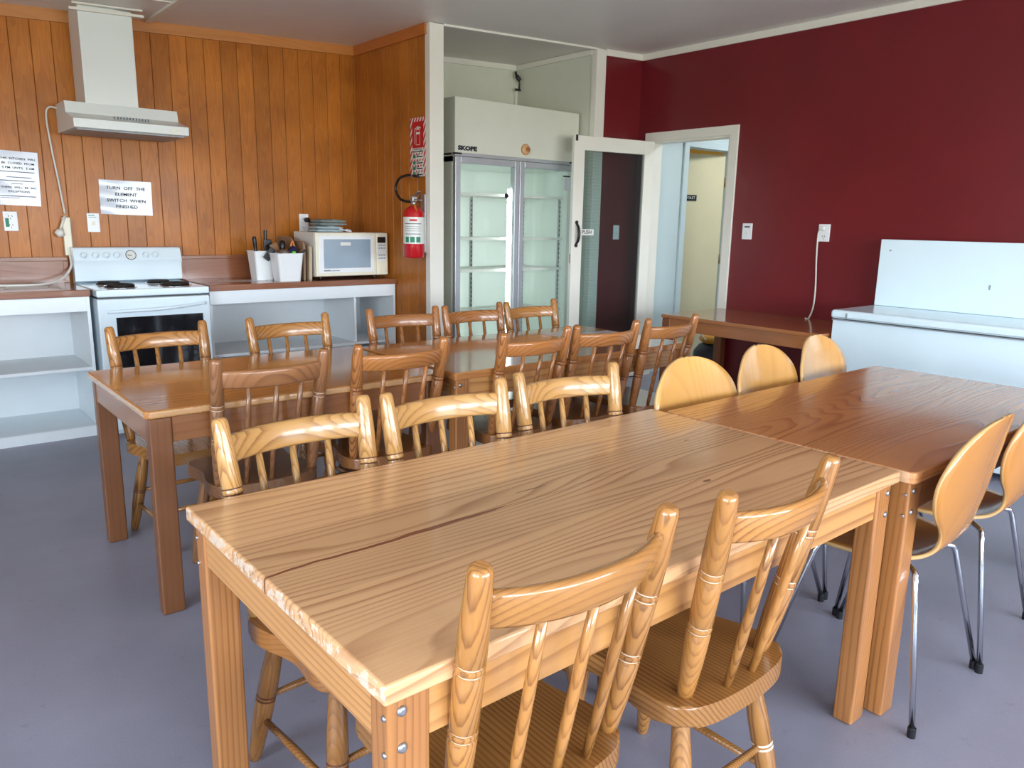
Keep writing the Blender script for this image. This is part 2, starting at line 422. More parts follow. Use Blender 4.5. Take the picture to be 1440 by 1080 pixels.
def catmull(pts, per=6):
    pts = [Vector(p) for p in pts]; out = []
    for i in range(len(pts) - 1):
        p0 = pts[max(i - 1, 0)]; p1 = pts[i]; p2 = pts[i + 1]; p3 = pts[min(i + 2, len(pts) - 1)]
        for k in range(per):
            t = k / per
            out.append(0.5 * ((2 * p1) + (-p0 + p2) * t + (2 * p0 - 5 * p1 + 4 * p2 - p3) * t * t + (-p0 + 3 * p1 - 3 * p2 + p3) * t ** 3))
    out.append(pts[-1]); return out

def link(name, bm, mats, parent=None, smooth=None, recalc=True):
    if recalc: bmesh.ops.recalc_face_normals(bm, faces=bm.faces)
    me = bpy.data.meshes.new(name)
    bm.to_mesh(me); bm.free()
    if not isinstance(mats, (list, tuple)): mats = [mats]
    for m in mats: me.materials.append(m)
    if smooth:
        for p in me.polygons: p.use_smooth = True
        if smooth != 'all': me.set_sharp_from_angle(angle=R(smooth))
    o = bpy.data.objects.new(name, me); COL.objects.link(o)
    if smooth and smooth != 'all':
        wnm = o.modifiers.new('even_shading', 'WEIGHTED_NORMAL'); wnm.keep_sharp = True; wnm.weight = 100
    if parent: o.parent = parent
    return o

def tag(o, label, cat, group=None):
    o['label'] = label; o['category'] = cat
    if group: o['group'] = group
    return o
def thing(name, label, cat, loc=(0, 0, 0), rz=0.0, group=None):
    o = bpy.data.objects.new(name, None); COL.objects.link(o)
    o.empty_display_size = 0.1
    o.location = loc; o.rotation_euler = (0, 0, rz)
    return tag(o, label, cat, group)
def struct(name, bm, mats, **kw):
    o = link(name, bm, mats, **kw)
    if o.parent is None: o['kind'] = 'structure'
    return o
def copy_tree(o, parent=None):
    c = o.copy(); COL.objects.link(c)
    if parent: c.parent = parent
    for ch in o.children: copy_tree(ch, c)
    return c

def text_bm(bm, s, size, origin, right, up, depth=0.0006, align='LEFT', mat=0, weight=0.0, sx=1.0, lift=0.0, vy='BOTTOM'):
    """Lettering as thin raised mesh, added to bm."""
    cu = bpy.data.curves.new('lettering', 'FONT'); cu.body = s; cu.size = size; cu.align_x = align; cu.align_y = vy
    cu.resolution_u = 2; cu.offset = weight
    o = bpy.data.objects.new('lettering', cu); COL.objects.link(o)
    dg = bpy.context.evaluated_depsgraph_get(); dg.update()
    me = bpy.data.meshes.new_from_object(o.evaluated_get(dg))
    r, u = Vector(right).normalized(), Vector(up).normalized(); n = r.cross(u)
    for v in me.vertices:
        v.co = Vector(origin) + r * v.co.x * sx + u * v.co.y + n * (lift + depth)
    t = bmesh.new(); t.from_mesh(me)
    for f in t.faces: f.material_index = mat
    tmp = bpy.data.meshes.new('tmp'); t.to_mesh(tmp); t.free()
    k = len(bm.faces)
    bm.from_mesh(tmp)
    bm.faces.ensure_lookup_table()
    for f in bm.faces[k:]: f.material_index = mat
    bpy.data.objects.remove(o); bpy.data.curves.remove(cu); bpy.data.meshes.remove(me); bpy.data.meshes.remove(tmp)

# ------------------------------------------------------------------ room
XL, XR = -3.2, 5.43
YF, YB = -4.0, 5.88
YA = 4.80                     # plane of the alcove opening and of the short red wall
XS = 3.20                     # side wall of the kitchen nook
def zc(x): return 2.724 + (x - 3.2) * 0.045      # the ceiling climbs gently to the right

bm = new(); box(bm, (XL - .1, YF - .1, -.1), (9.0, 7.2, 0.0)); struct('floor', bm, M['floor'])
bm = new()
xa, xb = XL - .1, 9.0
vs = [bm.verts.new(p) for p in ((xa, YF - .1, zc(xa)), (xb, YF - .1, zc(xb)), (xb, 7.2, zc(xb)), (xa, 7.2, zc(xa)))]
vt = [bm.verts.new(v.co + Vector((0, 0, .1))) for v in vs]
bm.faces.new(vs); bm.faces.new(vt[::-1])
for i in range(4): bm.faces.new((vs[i], vs[(i + 1) % 4], vt[(i + 1) % 4], vt[i]))
struct('ceiling', bm, M['ceiling'])

def board_wall(name, axis, a, b, plane, mat, side, top):
    """Tongue-and-groove boarding with real V grooves and a solid back."""
    bm = new(); pitch = 0.118; g = 0.003
    us = []
    k0 = math.floor(a / pitch)
    us.append((a, 0.0))
    k = k0 + 1
    while k * pitch < b - g:
        if k * pitch > a + g:
            us += [(k * pitch - g, 0.0), (k * pitch, 0.003), (k * pitch + g, 0.0)]
        k += 1
    us.append((b, 0.0))
    def P(u, d, z):
        return (u, plane + side * d, z) if axis == 'X' else (plane + side * d, u, z)
    lo = [bm.verts.new(P(u, d, 0)) for u, d in us]; hi = [bm.verts.new(P(u, d, top(u))) for u, d in us]
    for i in range(len(us) - 1): bm.faces.new((lo[i], lo[i + 1], hi[i + 1], hi[i]))
    bl = [bm.verts.new(P(u, 0.10, 0)) for u in (a, b)]; bh = [bm.verts.new(P(u, 0.10, top(u))) for u in (a, b)]
    bm.faces.new((bl[0], bh[0], bh[1], bl[1]))
    bm.faces.new((lo[0], hi[0], bh[0], bl[0])); bm.faces.new((lo[-1], bl[1], bh[1], hi[-1]))
    return struct(name, bm, mat)
board_wall('wall_back', 'X', XL, XS, YB, M['panelX'], 1, zc)
board_wall('wall_side', 'Y', YA + 0.012, YB, XS, M['panelY'], 1, lambda u: zc(XS))

# timber cornice above the boarding
bm = new()
def sl_box(bm, x0, x1, y0, y1, top, bot, mat=0):
    v = []
    for x in (x0, x1):
        for y in (y0, y1):
            for d in (bot, top): v.append(bm.verts.new((x, y, zc(x) - d)))
    idx = [(0, 1, 3, 2), (4, 6, 7, 5), (0, 4, 5, 1), (2, 3, 7, 6), (1, 5, 7, 3), (0, 2, 6, 4)]
    for f in idx: bm.faces.new([v[i] for i in f]).material_index = mat
sl_box(bm, XL, XS, YB - .018, YB, 0.0, 0.072)
struct('trim_1', bm, W['cornice'])
bm = new(); box(bm, (XS - .018, YA + .03, zc(XS) - .075), (XS, YB - .018, zc(XS) - .001)); struct('trim_2', bm, W['corniceY'])

# alcove
XP0, XP1 = 3.20, 4.95
bm = new(); box(bm, (XS + .10, 5.85, 0), (XP1 + .08, 5.95, 2.82)); struct('wall_alcove_back', bm, M['alcove'])
bm = new(); box(bm, (4.87, YA + .02, 0), (4.95, 5.85, zc(4.87))); struct('wall_alcove_right', bm, M['alcove'])
bm = new(); box(bm, (XS + .10, YA + .05, 0), (XS + .11, 5.85, zc(XS))); struct('wall_alcove_left', bm, M['alcove'])
bm = new()
box(bm, (XS - .004, YA - .012, 0), (XS + .115, YA + .05, zc(XS) - .001), .003)
struct('trim_3', bm, M['trim'])
bm = new(); box(bm, (4.86, YA - .012, 0), (4.97, YA + .05, zc(4.86) - .001), .003); struct('trim_4', bm, M['trim'])
bm = new(); sl_box(bm, XS + .115, 4.86, YA - .012, YA + .03, 0.0, 0.014); struct('trim_5', bm, M['trim'])
bm = new()
sl_box(bm, XS + .11, 4.87, 5.83, 5.85, 0.0, 0.045); box(bm, (4.85, YA + .05, zc(4.85) - .045), (4.87, 5.83, zc(4.85) - .003))
struct('trim_6', bm, M['trim'])
bm = new(); box(bm, (4.845, 5.825, 0), (4.87, 5.85, 2.74)); struct('trim_7', bm, M['trim'])
# short maroon wall beside the alcove, maroon right wall with the doorway
bm = new(); box(bm, (4.97, YA, 0), (XR + .1, YA + .1, zc(4.97))); struct('wall_short', bm, M['maroon'])
DY0, DY1, DZ = 3.82, 4.63, 2.09
bm = new()
box(bm, (XR, YF, 0), (XR + .1, DY0, zc(XR))); box(bm, (XR, DY1, 0), (XR + .1, YA, zc(XR))); box(bm, (XR, DY0, DZ), (XR + .1, DY1, zc(XR)))
struct('wall_right', bm, M['maroon'])
bm = new()
sl_box(bm, 4.97, XR, YA - .014, YA, 0.0, 0.05)
box(bm, (XR - .014, YF, zc(XR) - .052), (XR, YA - .014, zc(XR) - .001))
struct('trim_8', bm, M['trim'])
# door frame
bm = new()
box(bm, (XR - .018, DY0 - .075, 0), (XR, DY0 + .005, DZ + .07), .004)
box(bm, (XR - .018, DY1 - .005, 0), (XR, DY1 + .075, DZ + .07), .004)
box(bm, (XR - .018, DY0 + .005, DZ - .005), (XR, DY1 - .005, DZ + .07), .004)
box(bm, (XR - .001, DY0 - .001, 0), (XR + .11, DY0 + .02, DZ)); box(bm, (XR - .001, DY1 - .02, 0), (XR + .11, DY1 + .001, DZ)); box(bm, (XR - .001, DY0 + .02, DZ - .02), (XR + .11, DY1 - .02, DZ + .001))
struct('trim_9', bm, M['trim'])

# hall beyond the doorway
HY = 4.66
bm = new()
box(bm, (XR + .11, HY, 0), (5.96, HY + .08, 2.85)); box(bm, (6.66, HY, 0), (8.6, HY + .08, 2.85)); box(bm, (5.96, HY, 2.10), (6.66, HY + .08, 2.85))
struct('wall_hall_back', bm, M['hall'])
bm = new(); box(bm, (8.5, 2.4, 0), (8.6, HY, 2.9)); struct('wall_hall_end', bm, M['hall'])
bm = new(); box(bm, (XR + .11, 2.4, 0), (8.6, 2.5, 2.9)); struct('wall_hall_front', bm, M['hall'])
bm = new()
box(bm, (5.90, HY - .02, 0), (5.97, HY, 2.15), .004); box(bm, (6.645, HY - .02, 0), (6.72, HY, 2.15), .004); box(bm, (5.97, HY - .02, 2.085), (6.645, HY, 2.15), .004)
box(bm, (5.955, HY, 0), (5.975, HY + .09, 2.10)); box(bm, (6.645, HY, 0), (6.665, HY + .09, 2.10)); box(bm, (5.975, HY, 2.08), (6.645, HY + .09, 2.10))
struct('trim_10', bm, M['hall'])
bm = new()
box(bm, (5.3, 6.1, 0), (8.0, 6.2, 2.9)); box(bm, (5.35, HY + .16, 0), (5.45, 6.1, 2.9)); box(bm, (7.4, HY + .09, 0), (7.5, 6.1, 2.9))
struct('wall_far_room', bm, M['yellow'])
# inner cream door, ajar, hinged on its right
bm = new(); box(bm, (-.655, 0, .008), (0, .038, 2.055), .003)
d2 = struct('door_2', bm, M['cream']); d2.location = (6.638, HY + .055, 0); d2.rotation_euler = (0, 0, R(-16))
bm = new(); box(bm, (-.475, -.006, 1.61), (-.325, 0, 1.665)); 
text_bm(bm, 'TOILET', .036, (-.40, -.0062, 1.6375), (1, 0, 0), (0, 0, 1), align='CENTER', mat=1, vy='CENTER')
link('door_sign', bm, [M['black'], M['white']], d2, recalc=False)
for hz in (1.75, 1.0, .3):
    bm = new(); tube(bm, [(0.006, -.006, hz), (0.006, -.006, hz + .09)], .007, 8); link('hinge', bm, M['brass'], d2)

# white glazed door, swung open into the room
dang = math.atan2(4.756 - 4.615, 4.57 - 5.405)
d1 = None
LW = 0.845
bm = new()
DT = .038
box(bm, (0, 0, .01), (.105, DT, 2.08), .003); box(bm, (LW - .105, 0, .01), (LW, DT, 2.08), .003)
box(bm, (.105, 0, 1.965), (LW - .105, DT, 2.08), .003); box(bm, (.105, 0, .01), (LW - .105, DT, .22), .003)
d1 = struct('door_1', bm, M['trim'])
# leaf local x runs from the hinge to the lock side, room face on +y after the turn
d1.location = (5.405, 4.615, 0); d1.rotation_euler = (0, 0, dang)
bm = new(); box(bm, (.105, .015, .22), (LW - .105, .021, 1.965)); link('glass_pane', bm, M['door_glass'], d1)
bm = new()
hx = LW - .045
pts = catmull([(hx, DT + .002, 1.20), (hx, DT + .03, 1.23), (hx - .0, DT + .042, 1.285), (hx, DT + .03, 1.34), (hx, DT + .002, 1.37)], 5)
tube(bm, pts, [.009 + .004 * math.sin(math.pi * i / (len(pts) - 1)) for i in range(len(pts))], 10)
for z in (1.19, 1.38):
    tube(bm, [(hx, DT, z), (hx, DT + .006, z)], .016, 14)
link('door_handle', bm, M['black'], d1)
bm = new(); box(bm, (LW - .235, DT - .016, 1.275), (LW - .10, DT - .013, 1.325))
text_bm(bm, 'PUSH', .042, (LW - .112, DT - .0128, 1.30), (-1, 0, 0), (0, 0, 1), mat=1, vy='CENTER', weight=.0008)
link('push_sign', bm, [M['white'], M['ink']], d1, recalc=False)
bm = new(); box(bm, (LW - .03, DT, 2.035), (LW - .008, DT + .006, 2.082), .002); link('closer_bracket', bm, M['black'], d1)
bm = new(); box(bm, (LW - .001, .012, 1.04), (LW + .0015, .026, 1.12)); link('lock_plate', bm, M['brass'], d1)
for hz in (1.8, 1.0, .25):
    bm = new(); tube(bm, [(-.004, DT * .5, hz), (-.004, DT * .5, hz + .09)], .007, 8); link('hinge', bm, M['metal'], d1)

# walls behind the camera with their windows, and the wall on the left
def window_wall(name, axis, plane, out, a, b, opens, mat, ztop):
    """opens: (u0, u1, z0, z1)"""
    bm = new()
    def bx(u0, u1, z0, z1):
        if u1 - u0 < 1e-4 or z1 - z0 < 1e-4: return
        if axis == 'X': box(bm, (u0, min(plane, plane + out), z0), (u1, max(plane, plane + out), z1))
        else: box(bm, (min(plane, plane + out), u0, z0), (max(plane, plane + out), u1, z1))
    u = a
    for (u0, u1, z0, z1) in opens:
        bx(u, u0, 0, ztop); bx(u0, u1, 0, z0); bx(u0, u1, z1, ztop); u = u1
    bx(u, b, 0, ztop)
    struct(name, bm, mat)
WF = [(-1.4, 0.5, .75, 2.25), (0.9, 2.8, .75, 2.25), (3.2, 5.1, .75, 2.25)]
WL = [(-2.6, -.8, .85, 2.2), (-.2, 1.6, .85, 2.2)]
window_wall('wall_front', 'X', YF, -.12, XL, XR + .1, WF, M['alcove'], 2.9)
window_wall('wall_left', 'Y', XL, -.12, YF, YB + .1, WL, M['alcove'], 2.9)
k = 1
for (u0, u1, z0, z1) in WF:
    bm = new(); y = YF - .08
    for u in (u0, (u0 + u1) / 2 - .025, u1 - .05): box(bm, (u, y, z0), (u + .05, y + .05, z1))
    for z in (z0, z0 + .95, z1 - .05): box(bm, (u0, y, z), (u1, y + .05, z + .05))
    struct('window_%d' % k, bm, M['trim']); k += 1
for (u0, u1, z0, z1) in WL:
    bm = new(); x = XL - .08
    for u in (u0, (u0 + u1) / 2 - .025, u1 - .05): box(bm, (x, u, z0), (x + .05, u + .05, z1))
    for z in (z0, z0 + .95, z1 - .05): box(bm, (x, u0, z), (x + .05, u1, z + .05))
    struct('window_%d' % k, bm, M['trim']); k += 1

# ceiling battens near the hood
bm = new(); sl_box(bm, 1.62, 1.66, 2.2, 5.84, -0.001, 0.014); struct('trim_11', bm, M['trim'])
bm = new(); sl_box(bm, 1.0, 1.62, 5.25, 5.262, -0.001, 0.006); struct('trim_12', bm, M['trim'])
bm = new(); sl_box(bm, 3.2, 3.9, 2.2, 2.21, -0.001, 0.001)
bm.free()

# ------------------------------------------------------------------ dining tables
def dining_table(x0, x1, y0, y1, zt, top, frame, leg, label, legw=(.072, .055), ap=.09, tt=.034, over=.014, bolts=True, bev=.006, corner=0.0, group='pine dining tables pushed end to end'):
    cx, cy = (x0 + x1) / 2, (y0 + y1) / 2
    t = thing('dining_table', label, 'table', (cx, cy, 0), 0, group)
    hx, hy = (x1 - x0) / 2, (y1 - y0) / 2
    bm = new()
    if corner > 0:
        ol = []
        for sx, sy, a0 in ((1, 1, 0), (-1, 1, 90), (-1, -1, 180), (1, -1, 270)):
            for q in range(5):
                a = R(a0 + q * 22.5)
                ol.append((sx * (hx - corner) + corner * math.cos(a), sy * (hy - corner) + corner * math.sin(a)))
        prism(bm, ol, zt - tt, zt, bev, 3)
    else: box(bm, (-hx, -hy, zt - tt), (hx, hy, zt), bev, 3)
    link('tabletop', bm, top, t, smooth=35)
    lw, ld = legw
    ix, iy = hx - over, hy - over
    for sx in (-1, 1):
        for sy in (-1, 1):
            bm = new()
            xs = sorted((sx * ix, sx * (ix - lw))); ys = sorted((sy * iy, sy * (iy - ld)))
            box(bm, (xs[0], ys[0], 0), (xs[1], ys[1], zt - tt), .007, 3)
            lg = link('leg', bm, leg, t, smooth=35)
            if bolts:
                for zz in (zt - tt - .025, zt - tt - .085):
                    bm = new()
                    tube(bm, [(sx * (ix - .022), sy * (iy - .001), zz), (sx * (ix - .022), sy * (iy + .003), zz), (sx * (ix - .022), sy * (iy + .005), zz)], [.009, .008, .004], 12)
                    link('bolt', bm, M['metal'], lg)
                    bm = new()
                    tube(bm, [(sx * (ix - .001), sy * (iy - .012), zz - .01), (sx * (ix + .0035), sy * (iy - .012), zz - .01)], [.006, .004], 10)
                    link('bolt', bm, M['metal'], lg)
    a0 = zt - tt - ap; a1 = zt - tt; frameY = W['frame1Y'] if frame is W['frame1'] else W['frame2Y']
    for sy in (-1, 1):
        bm = new(); ys = sorted((sy * (iy - .006), sy * (iy - .030))); box(bm, (-ix + lw, ys[0], a0), (ix - lw, ys[1], a1), .003)
        link('apron', bm, frame, t)
    for sx in (-1, 1):
        bm = new(); xs = sorted((sx * (ix - .004), sx * (ix - .028))); box(bm, (xs[0], -iy + ld, a0), (xs[1], iy - ld, a1), .003)
        link('apron', bm, frameY, t)
    return t
T1 = dining_table(.478, 2.058, .834, 1.696, .74, W['top1'], W['frame1'], W['leg1'],
    'pale pine table nearest the camera with wide grain and a dark resin streak')
T3 = dining_table(2.066, 3.62, .80, 1.645, .739, W['top3'], W['frame2'], W['leg1'],
    'reddish brown glossy table butted against the pale one, near the chest freezer', corner=.02)
T2 = dining_table(.637, 1.835, 2.635, 3.49, .74, W['top2'], W['frame2'], W['leg2'],
    'honey brown table of the far row, its free end nearest the white shelves', bolts=False, legw=(.075, .048), bev=.009, corner=.02, tt=.03)
T4 = dining_table(1.86, 3.43, 2.60, 3.44, .74, W['top4'], W['frame1'], W['leg1'],
    'glossy far row table with paper sheets on it, before the glass fridge')
for nm, pts, lab in (('paper_sheet', ((2.96, 3.16), (3.18, 3.30)), 'white paper sheet on the far table, left of the other sheet'),
                     ('paper_sheet', ((3.18, 3.02), (3.40, 3.18)), 'white paper sheet at the far corner of the far table, beside another sheet')):
    bm = new(); (ax, ay), (bx_, by) = pts
    box(bm, (ax, ay, .7405), (bx_, by, .7412)); o = link(nm, bm, M['paper2']); tag(o, lab, 'paper', 'paper sheets on the far table')

# ------------------------------------------------------------------ spindle chairs
SZ = .43
def spindle_chair(cm, n_sp=3, bh=.176, th=.198, ring=1):
    if n_sp == 2: th = .187
    root = thing('spindle_chair', '', 'chair')
    G = M['groove_light'] if ring else M['groove_dark']
    # saddle seat: rounded at the back, waisted sides, squarer front
    half = [(0, -.070), (.06, -.068), (.12, -.060), (.168, -.042), (.196, -.008), (.203, .035), (.198, .085), (.183, .14), (.176, .19), (.184, .25), (.192, .30), (.180, .335), (.14, .350), (.07, .352), (0, .352)]
    pts = [Vector((x, y, 0)) for x, y in half]
    sm = catmull(pts, 3)
    ol = [(p.x, p.y) for p in sm] + [(-p.x, p.y) for p in sm[1:-1]][::-1]
    bm = new()
    prism(bm, ol, SZ - .048, SZ, .008, 3, smooth=True)
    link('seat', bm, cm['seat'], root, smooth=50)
    lean = -.100
    def bx(t, s): return s * (bh + (th - bh) * t)
    z0, z1 = SZ - .01, .904
    for s in (-1, 1):
        bm = new()
        prof = [(0, .0165, 0), (.06, .0190, 0), (.2, .0232, 0), (.355, .0245, 0), (.362, .0222, 1), (.370, .0245, 0), (.385, .0245, 0), (.392, .0222, 1), (.400, .0245, 0),
                (.615, .0245, 0), (.622, .0222, 1), (.630, .0245, 0), (.645, .0245, 0), (.652, .0222, 1), (.660, .0245, 0), (.82, .0235, 0), (.93, .0205, 0), (.975, .0195, 0), (.992, .0165, 0), (1.0, .011, 0)]
        turned(bm, (bx(0, s), 0, z0), (bx(1, s), lean, z1), prof, 18)
        link('back_post', bm, [cm['post'], G], root)
    # curved top rail
    zr0, zr1 = .797, .858
    bm = new(); n = 18
    rows = []
    def ly(z): return lean * (z - z0) / (z1 - z0)
    for i in range(n + 1):
        u = -1 + 2 * i / n
        hw = bh + (th - bh) * .83 - .006
        x = u * hw
        bow = -.050 * (1 - abs(u) ** 2.2)
        ring_ = []
        dz0, dz1 = -.002 * (1 - u * u), .0
        th_ = .013
        sec = [(-th_, zr0 + .006), (-th_ + .003, zr0), (th_ - .003, zr0), (th_, zr0 + .006), (th_, zr1 - .010), (th_ - .004, zr1 - .001), (0, zr1 + .002), (-th_ + .004, zr1 - .001), (-th_, zr1 - .010)]
        for dy, z in sec:
            zz = z + (dz0 if z < .83 else dz1)
            ring_.append(bm.verts.new((x, ly(zz) + bow + dy, zz)))
        rows.append(ring_)
    for i in range(n):
        for k in range(9):
            bm.faces.new((rows[i][k], rows[i][(k + 1) % 9], rows[i + 1][(k + 1) % 9], rows[i + 1][k])).smooth = True
    bm.faces.new(rows[0]); bm.faces.new(rows[-1][::-1])
    link('top_rail', bm, cm['rail'], root)
    # spindles
    for i in range(n_sp):
        u = -1 + 2 * (i + 1) / (n_sp + 1)
        xb = u * bh; yb = -.046 * (1 - u * u)
        hw = bh + (th - bh) * .8
        xt = u * hw; yt = ly(.81) - .050 * (1 - abs(u) ** 2.2)
        bm = new()
        turned(bm, (xb, yb + .002, SZ - .01), (xt, yt, .808), [(0, .0085), (.3, .0108), (.7, .0105), (1, .0082)], 12)
        link('spindle', bm, cm['post'], root)
    # legs
    tops = {(-1, 0): (-.125, .015), (1, 0): (.125, .015), (-1, 1): (-.125, .285), (1, 1): (.125, .285)}
    feet = {(-1, 0): (-.178, -.055), (1, 0): (.178, -.055), (-1, 1): (-.172, .345), (1, 1): (.172, .345)}
    def lp(k, z):
        a, b = Vector((*tops[k], SZ - .035)), Vector((*feet[k], 0)); t = (SZ - .035 - z) / (SZ - .035)
        return a.lerp(b, t)
    for k in tops:
        bm = new()
        prof = [(0, .0145), (.1, .0185), (.35, .0240), (.50, .0250), (.506, .0230, 1), (.516, .0250), (.526, .0250), (.532, .0230, 1), (.542, .0250), (.70, .0238), (.9, .0185), (.985, .0155), (1, .0135)]
        turned(bm, (*tops[k], SZ - .035), (*feet[k], 0.001), prof, 16)
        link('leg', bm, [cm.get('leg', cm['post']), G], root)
    for s in (-1, 1):
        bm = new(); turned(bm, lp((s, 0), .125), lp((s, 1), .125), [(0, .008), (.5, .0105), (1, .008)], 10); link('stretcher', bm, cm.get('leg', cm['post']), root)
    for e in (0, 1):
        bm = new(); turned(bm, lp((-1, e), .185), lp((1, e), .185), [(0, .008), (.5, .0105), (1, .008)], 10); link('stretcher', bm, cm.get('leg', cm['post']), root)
    return root
G_CH = 'pine spindle-back chairs around the tables'
protos = {}
def place_chair(key, x, y, deg, label, n_sp=3, bh=.176, ring=1):
    kk = (key, n_sp, ring)
    if kk not in protos: o = protos[kk] = spindle_chair(CM[key], n_sp, bh, ring=ring)
    else: o = copy_tree(protos[kk])
    o.location = (x, y, 0); o.rotation_euler = (0, 0, R(deg))
    tag(o, label, 'chair', G_CH)
CH = [
 # near side of the pale table (backs to the camera)
 ('honey', .806, .878, -1.5, 'honey pine spindle chair nearest the camera, back turned, front corner of the pale table', 3, .176, 1),
 ('honey', 1.326, .852, 0.5, 'pine chair with only two back spindles, right of the nearest chair', 2, .137, 1),
 # far side of the pale table
 ('pale', .800, 1.706, 183.6, 'spindle chair, its back pale with light, behind the pale table, leftmost of the three facing the camera there', 3, .176, 0),
 ('pale', 1.250, 1.700, 178, 'spindle chair, its back pale with light, behind the pale table, middle of the three facing the camera there', 3, .176, 0),
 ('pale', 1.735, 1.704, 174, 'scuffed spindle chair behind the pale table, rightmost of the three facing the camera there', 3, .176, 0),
 # near side of the far tables
 ('dark', 1.055, 2.680, 0.5, 'dark worn spindle chair, back turned, nearest the free end of the far table row', 3, .176, 1),
 ('amber', 1.595, 2.685, -.5, 'amber spindle chair, back turned, second from the free end of the far table row', 3, .176, 0),
 ('amber', 2.262, 2.640, 2, 'amber spindle chair, back turned, centre seat of the near side of the far table row', 3, .176, 0),
 ('amber', 2.728, 2.640, -3, 'amber spindle chair, back turned, second from the bin end of the far table row', 3, .176, 0),
 ('amber', 3.215, 2.640, 1, 'amber spindle chair, back turned, last of the far row, beside the brown side table', 3, .176, 0),
 # far side of the far tables
 ('honey', .957, 3.490, 183.5, 'shiny spindle chair facing the camera in front of the white stove', 3, .176, 0),
 ('honey', 1.560, 3.490, 181.5, 'shiny spindle chair facing the camera in front of the white open counter shelves', 3, .176, 0),
 ('amber', 2.215, 3.510, 173, 'reddish spindle chair facing the camera in front of the orange side wall', 3, .176, 0),
 ('amber', 2.672, 3.468, 180, 'dark red spindle chair facing the camera before the left fridge door', 3, .176, 0),
 ('honey', 3.115, 3.462, 181.5, 'honey spindle chair facing the camera before the right fridge door', 3, .176, 0),
]
for c in CH: place_chair(*c)

# ------------------------------------------------------------------ moulded ply shell chairs
def shell_chair(ply):
    root = thing('shell_chair', '', 'chair')
    # profile from seat front to back top: (y, z, half width, side lift)
    P = [(.455, .425, .120, .0), (.448, .437, .175, .0), (.425, .449, .207, .0), (.38, .457, .222, .002), (.31, .457, .226, .006), (.23, .452, .220, .010), (.16, .449, .196, .012), (.11, .452, .165, .012),
         (.070, .466, .140, .008), (.042, .495, .128, .004), (.026, .53, .130, .008), (.014, .57, .160, .016), (.006, .61, .205, .024), (-.002, .66, .236, .030), (-.010, .71, .247, .032), (-.020, .76, .234, .030),
         (-.028, .80, .205, .026), (-.038, .84, .158, .018), (-.044, .863, .112, .011), (-.048, .878, .060, .004), (-.049, .883, .016, .001)]
    pts = catmull([(a, b, 0) for a, b, c, d in P], 3); ws = catmull([(c, d, 0) for a, b, c, d in P], 3)
    n = 14; bm = new(); rows = []
    N_ = len(pts)
    for i in range(N_):
        y, z = pts[i].x, pts[i].y; w, lft = max(.01, ws[i].x), ws[i].y
        t = (pts[min(i + 1, N_ - 1)] - pts[max(i - 1, 0)]).normalized()
        ny, nz = -t.y * -1, -t.x * 1      # inward normal of the shell (up on the seat, forward on the back)
        ny, nz = (t.y, -t.x)
        row = []
        for k in range(n + 1):
            u = -1 + 2 * k / n
            row.append(bm.verts.new((u * w, y + ny * lft * u * u, z + nz * lft * u * u)))
        rows.append(row)
    for i in range(N_ - 1):
        for k in range(n):
            bm.faces.new((rows[i][k], rows[i][k + 1], rows[i + 1][k + 1], rows[i + 1][k])).smooth = True
    o = link('shell', bm, [M[ply], M['ply_edge']], root)
    s = o.modifiers.new('thickness', 'SOLIDIFY'); s.thickness = .011; s.offset = 0; s.material_offset_rim = 1
    # chrome legs meeting under the seat
    bm = new(); tube(bm, [(0, .22, .428), (0, .22, .440)], .05, 20); link('hub', bm, M['black'], root)
    for sx, fy, ty in ((-1, -.0, .075), (1, -.0, .075), (-1, .45, .36), (1, .45, .36)):
        fx = sx * .255; tx = sx * .155
        bm = new()
        path = [(fx, fy, .02), (fx + (tx - fx) * .9, fy + (ty - fy) * .9, .385), (tx, ty, .415), (tx * .85, ty + (.22 - ty) * .12, .427), (0, .22, .432)]
        p = [Vector(path[0])] + catmull(path[1:], 4)
        tube(bm, p, .0085, 12)
        lg = link('leg', bm, M['chrome'], root)
        bm = new(); tube(bm, [(fx, fy, 0), (fx, fy, .028)], .0115, 12); link('rubber_foot', bm, M['black'], lg, smooth=40)
    return root
G_SH = 'moulded plywood shell chairs at the brown table'
sh0 = {}
for x, y, deg, lab in (
    (2.318, .735, 3, 'plywood shell chair with chrome legs, nearest the camera, its rounded back turned to us'),
    (2.815, .740, 3, 'plywood shell chair cut by the picture edge, behind the nearest shell chair'),
    (2.350, 1.735, 180, 'yellow rounded chair back facing the camera, closest of three beyond the brown table'),
    (2.856, 1.752, 184, 'rounded plywood chair back facing the camera, middle of three beyond the brown table'),
    (3.352, 1.775, 186, 'rounded plywood chair back facing the camera, nearest the freezer of three')):
    kk = 'ply_aged' if y < 1 else 'ply'
    if kk not in sh0: o = sh0[kk] = shell_chair(kk)
    else: o = copy_tree(sh0[kk])
    o.location = (x, y, 0); o.rotation_euler = (0, 0, R(deg)); tag(o, lab, 'chair', G_SH)

